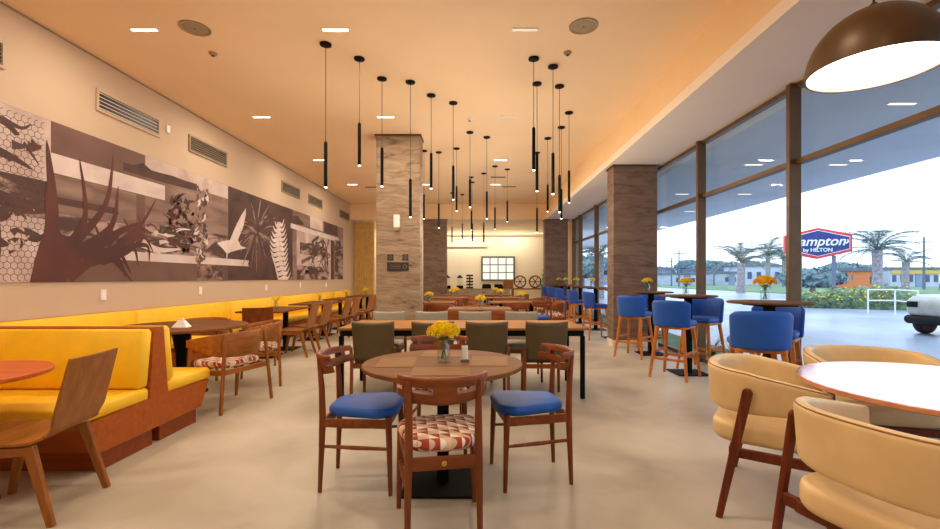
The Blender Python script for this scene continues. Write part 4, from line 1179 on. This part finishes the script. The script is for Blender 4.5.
def palm(px, Y, ytop, ybase, lab, n=17, L=2.6, tr=.2):
    x, y, zt = at(px, Y, ytop)
    t = thing('palm_tree', lab, 'palm tree', (x, y, -.06), R.uniform(0, 6), 'palms outside the windows')
    mb = MB(); mb.tube([(0, 0, 0), (.05, 0, zt * .5), (0, 0, zt + .06)], [tr * 1.15, tr * .9, tr], 10); mb.build('trunk', 'palm_trunk', t)
    fr = MB()
    mid = [(L * math.sin(s * 1.0), L * (.55 * s - .62 * s * s)) for s in lsp(10)]
    mid = [(L * (s - .12 * s * s), L * (.5 * s - .78 * s * s)) for s in lsp(14)]
    fr.tube([(a, 0, b_) for a, b_ in mid], [.035 * (1 - .8 * k / 13) * L / 2.6 for k in range(14)], 5)
    for k in range(1, 14):
        a, b_ = mid[k]; ll = L * .26 * math.sin(PI * (.15 + .8 * k / 14))
        for s in (-1, 1):
            for dd in (0, .5):
                fr.add([(a + dd * L * .06, 0, b_), (a + dd * L * .06 + .025 * L, 0, b_ - .004), (a + dd * L * .06 + ll * .6, s * ll, b_ - ll * .35)], [[0, 1, 2]])
    proto = fr.build('frond', 'palm_leaf', t)
    for k in range(n):
        o = proto if k == 0 else proto.copy()
        if k: C.objects.link(o)
        o.parent = t
        o.location = (0, 0, zt); o.rotation_euler = (0, -1.0 + 1.25 * ((k * 7) % n) / n, k * 2.39996); s = R.uniform(.85, 1.1); o.scale = (s, s, s)
palm(877, 26, 250, 300, 'tall dark palm outside, right of the hexagonal sign', 20, 2.3, .26)
palm(741, 42, 263, 294, 'pale trunked palm outside, left of the wide window post', 17, 3.1, .36)
palm(768, 52, 256, 292, 'slender palm outside close to the wide window post', 16, 3.0, .25)
palm(784, 62, 259, 292, 'palm outside half hidden behind the wide window post', 16, 3.0, .25)
palm(906, 40, 262, 292, 'smaller palm outside, farthest right in the window', 15, 2.5, .28)
palm(600, 30, 254, 294, 'palm seen between brown column and far window post', 17, 2.4, .25)

def blob(mb, c, r, n=120, leaf=.35):
    for k in range(n):
        d = Vector((R.gauss(0, 1), R.gauss(0, 1), R.gauss(0, 1))).normalized()
        p = Vector(c) + Vector((d.x * r[0], d.y * r[1], d.z * r[2])) * R.uniform(.75, 1.05)
        u = Vector((R.gauss(0, 1), R.gauss(0, 1), R.gauss(0, 1))).normalized(); w = u.cross(d)
        if w.length < .05: continue
        w.normalize(); u = d.cross(w); l = leaf * R.uniform(.6, 1.2)
        mb.add([p - u * l * .5, p + w * l * .28 + d * l * .1, p + u * l * .5, p - w * l * .28 + d * l * .1], [[0, 1, 2, 3]])
def tree(px, Y, yt, lab, w=3.0, name='tree', mat='tree_leaf_hazy'):
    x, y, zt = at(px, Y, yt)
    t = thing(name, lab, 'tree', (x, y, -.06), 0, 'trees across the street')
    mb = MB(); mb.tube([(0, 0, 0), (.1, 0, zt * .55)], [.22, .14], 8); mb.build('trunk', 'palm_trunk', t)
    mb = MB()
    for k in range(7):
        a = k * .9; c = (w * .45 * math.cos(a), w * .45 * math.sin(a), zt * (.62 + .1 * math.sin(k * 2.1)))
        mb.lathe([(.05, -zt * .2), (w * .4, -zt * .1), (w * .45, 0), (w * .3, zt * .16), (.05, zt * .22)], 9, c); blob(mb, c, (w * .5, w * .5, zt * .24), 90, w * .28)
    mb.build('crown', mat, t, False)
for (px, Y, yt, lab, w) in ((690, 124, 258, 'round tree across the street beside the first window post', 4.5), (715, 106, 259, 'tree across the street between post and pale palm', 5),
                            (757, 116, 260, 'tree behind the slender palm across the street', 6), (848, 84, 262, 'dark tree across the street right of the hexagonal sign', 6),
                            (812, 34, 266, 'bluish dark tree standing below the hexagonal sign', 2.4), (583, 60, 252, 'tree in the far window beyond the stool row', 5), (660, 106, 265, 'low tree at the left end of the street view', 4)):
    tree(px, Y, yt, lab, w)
# hedge with small yellow flowers
t = thing('hedge', 'flowering bushy hedge along the car park below the sign', 'hedge', (0, 0, 0))
mb = MB(); fl = MB()
for k in range(16):
    px = 806 + k * 6.3; Y = 20.5 - k * .1; x, y, z = at(px, Y, z=0)
    h = R.uniform(.65, .95) * (1.0 if k > 4 else .8)
    mb.lathe([(.4, -.06), (.55, h * .4), (.45, h * .8), (.1, h)], 9, (x, y, 0)); blob(mb, (x, y, h * .5), (.62, .62, h * .55), 130, .2)
    for q in range(10):
        a = R.uniform(0, 6.28); fl.lathe([(.01, -.03), (.045, 0), (.01, .03)], 6, (x + .62 * math.cos(a), y + .62 * math.sin(a), h * R.uniform(.35, 1.05)))
mb.build('foliage', 'hedge', t, False); tag(fl.build('flowers', 'petal', t, False), kind='stuff')
# handrail
t = thing('handrail', 'white tube handrail beside the hedge outside', 'railing', (0, 0, 0))
p = [at(868, 16.6, z=0), at(895, 16.6, z=0), at(918, 15.0, z=0)]
for (x, y, z) in p:
    mb = MB(); mb.tube([(x, y, -.06), (x, y, .85)], .025, 8); mb.build('post', 'white', t)
for z in (.45, .85):
    mb = MB(); mb.tube([(q[0], q[1], z) for q in p], .022, 8); mb.build('rail', 'white', t)
# parked vehicle at the right edge
x, y, z = at(962, 10.2, z=-.06)
t = thing('parked_car', 'cream parked car outside, cut by the right photo edge', 'car', (x, y, -.06), .25)
mb = MB(); mb.box((0.55, 0, .66), (2.2, 1.6, .5), .12); mb.build('body', 'car_cream', t, ang=60)
mb = MB(); mb.box((.55, 0, .36), (2.24, 1.62, .2), .06); mb.build('bumper', 'rubber', t, ang=60)
mb = MB(); mb.box((1.0, 0, 1.12), (1.3, 1.45, .5), .18); mb.build('cabin', 'build_window', t, ang=60)
for yy in (-.72, .72):
    mb = MB(); mb.M = Matrix.Translation((.05, yy, .29)) @ Matrix.Rotation(PI / 2, 4, 'X'); mb.lathe([(.1, -.09), (.27, -.1), (.29, -.06), (.29, .06), (.27, .1), (.1, .09)], 28); wl_ = mb.build('wheel', 'rubber', t)
    mb = MB(); mb.box((-.555, yy * .85, .72), (.03, .22, .14), .01); mb.build('lamp_cluster', 'black', t, False)
# buildings across the street
g = 'low buildings across the street'
def building(px0, px1, Y, yt, mat, lab, roof='build_roof', nw=4, band=None):
    x0, _, _ = at(px0, Y, z=0); x1, _, h = at(px1, Y, yt); w = x1 - x0
    t = thing('building', lab, 'building', ((x0 + x1) / 2, Y + 4, -.06), 0, g)
    mb = MB(); mb.box((0, 0, h / 2), (w, 8, h)); mb.build('wall', mat, t, False)
    mb = MB(); mb.box((0, 0, h + .15), (w + .5, 8.5, .35)); mb.build('roof', roof, t, False)
    for k in range(nw):
        mb = MB(); mb.box((-w / 2 + w * (k + .5) / nw, -4.03, h * .5), (w / nw * .45, .08, h * .38)); mb.build('window', 'build_window', t, False)
    mb = MB(); mb.box((w * .08, -4.04, 1.05), (1.1, .1, 2.1)); mb.build('door', 'build_grey' if mat != 'build_grey' else 'build_white', t, False)
    if band:
        mb = MB(); mb.box((0, -4.1, h * .86), (w * .96, .15, h * .2)); mb.build('sign_band', band, t, False)
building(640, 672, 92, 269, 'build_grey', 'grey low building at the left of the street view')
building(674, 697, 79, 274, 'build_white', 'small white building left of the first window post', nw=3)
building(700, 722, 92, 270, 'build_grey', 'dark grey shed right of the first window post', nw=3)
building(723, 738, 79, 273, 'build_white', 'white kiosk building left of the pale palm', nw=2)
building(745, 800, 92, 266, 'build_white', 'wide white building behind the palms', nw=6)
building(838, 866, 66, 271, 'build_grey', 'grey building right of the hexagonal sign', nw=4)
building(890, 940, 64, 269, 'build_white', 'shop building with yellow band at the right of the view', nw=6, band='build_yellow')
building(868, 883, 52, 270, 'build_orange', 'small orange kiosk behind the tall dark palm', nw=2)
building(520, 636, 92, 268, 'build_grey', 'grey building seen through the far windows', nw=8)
for (px, Y, yt, lab) in ((679, 66, 249, 'utility pole with crossarm left of the first window post'), (671.5, 70, 257, 'shorter utility pole farther left across the street'), (924, 50, 236, 'tall lattice mast at the right of the view'), (714, 75, 262, 'thin white lamp post right of the first window post')):
    x, y, z = at(px, Y, yt)
    t = thing('utility_pole', lab, 'pole', (x, y, -.06), 0, 'poles across the street')
    mb = MB(); mb.tube([(0, 0, 0), (0, 0, z)], [.14, .09], 8); mb.build('shaft', 'build_roof', t)
    mb = MB(); mb.box((0, 0, z - .6), (1.8, .12, .12)); mb.build('crossarm', 'build_roof', t, False)
# grass tufts just outside the glass
for (x, y, lab) in ((3.75, 6.6, 'green tuft of long leaves outside, behind the second high table'), (3.8, 6.1, 'green tuft of long leaves outside, right of the second high table'), (3.8, 3.95, 'small green tuft outside behind the beige armchairs'), (3.7, 7.1, 'green tuft of long leaves outside near the first window post')):
    t = thing('grass_tuft', lab, 'plant', (x, y, -.01), 0, 'tufts of grass outside the glass')
    for k in range(14):
        a = k * 2.4; l = R.uniform(.22, .42) * (.6 if y < 5 else 1); mb = MB()
        mb.tube([(0, 0, 0), (.06 * math.cos(a), .06 * math.sin(a), l * .6), (.17 * math.cos(a), .17 * math.sin(a), l)], [.012, .012, .002], 5, 0.3); mb.build('blade', 'leaf', t)

# ------------------------------------------------------------------ world, camera, view
w = bpy.data.worlds.new('sky'); sc.world = w; w.use_nodes = True
nt = w.node_tree; nt.nodes.clear()
out = nt.nodes.new('ShaderNodeOutputWorld'); bg = nt.nodes.new('ShaderNodeBackground')
tc = nt.nodes.new('ShaderNodeTexCoord'); sp = nt.nodes.new('ShaderNodeSeparateXYZ'); rp = nt.nodes.new('ShaderNodeValToRGB')
nt.links.new(tc.outputs['Generated'], sp.inputs[0]); nt.links.new(sp.outputs[2], rp.inputs[0])
rp.color_ramp.elements[0].position = 0.0; rp.color_ramp.elements[0].color = (.93, .96, 1, 1)
rp.color_ramp.elements[1].position = .7; rp.color_ramp.elements[1].color = (.72, .85, 1, 1)
nt.links.new(rp.outputs[0], bg.inputs[0]); bg.inputs[1].default_value = 2.4
nt.links.new(bg.outputs[0], out.inputs[0])

cam = bpy.data.cameras.new('camera'); co = bpy.data.objects.new('camera', cam); C.objects.link(co)
co.location = (0, 0, 1.28); co.rotation_euler = (PI / 2, 0, 0)
cam.sensor_width = 36; cam.lens = 36 * F / 940
cam.shift_x = -8 / 940; cam.shift_y = 13.5 / 940; cam.clip_start = .05; cam.clip_end = 500
sc.camera = co
sc.view_settings.view_transform = 'Standard'; sc.view_settings.look = 'None'
sc.view_settings.exposure = 0.3; sc.view_settings.gamma = 1.0; sc.view_settings.use_curve_mapping = False
sc.cycles.max_bounces = 9; sc.cycles.diffuse_bounces = 6; sc.cycles.transparent_max_bounces = 16
sc.cycles.use_denoising = True; sc.cycles.sample_clamp_indirect = 6
sc.cycles.caustics_reflective = False; sc.cycles.caustics_refractive = False
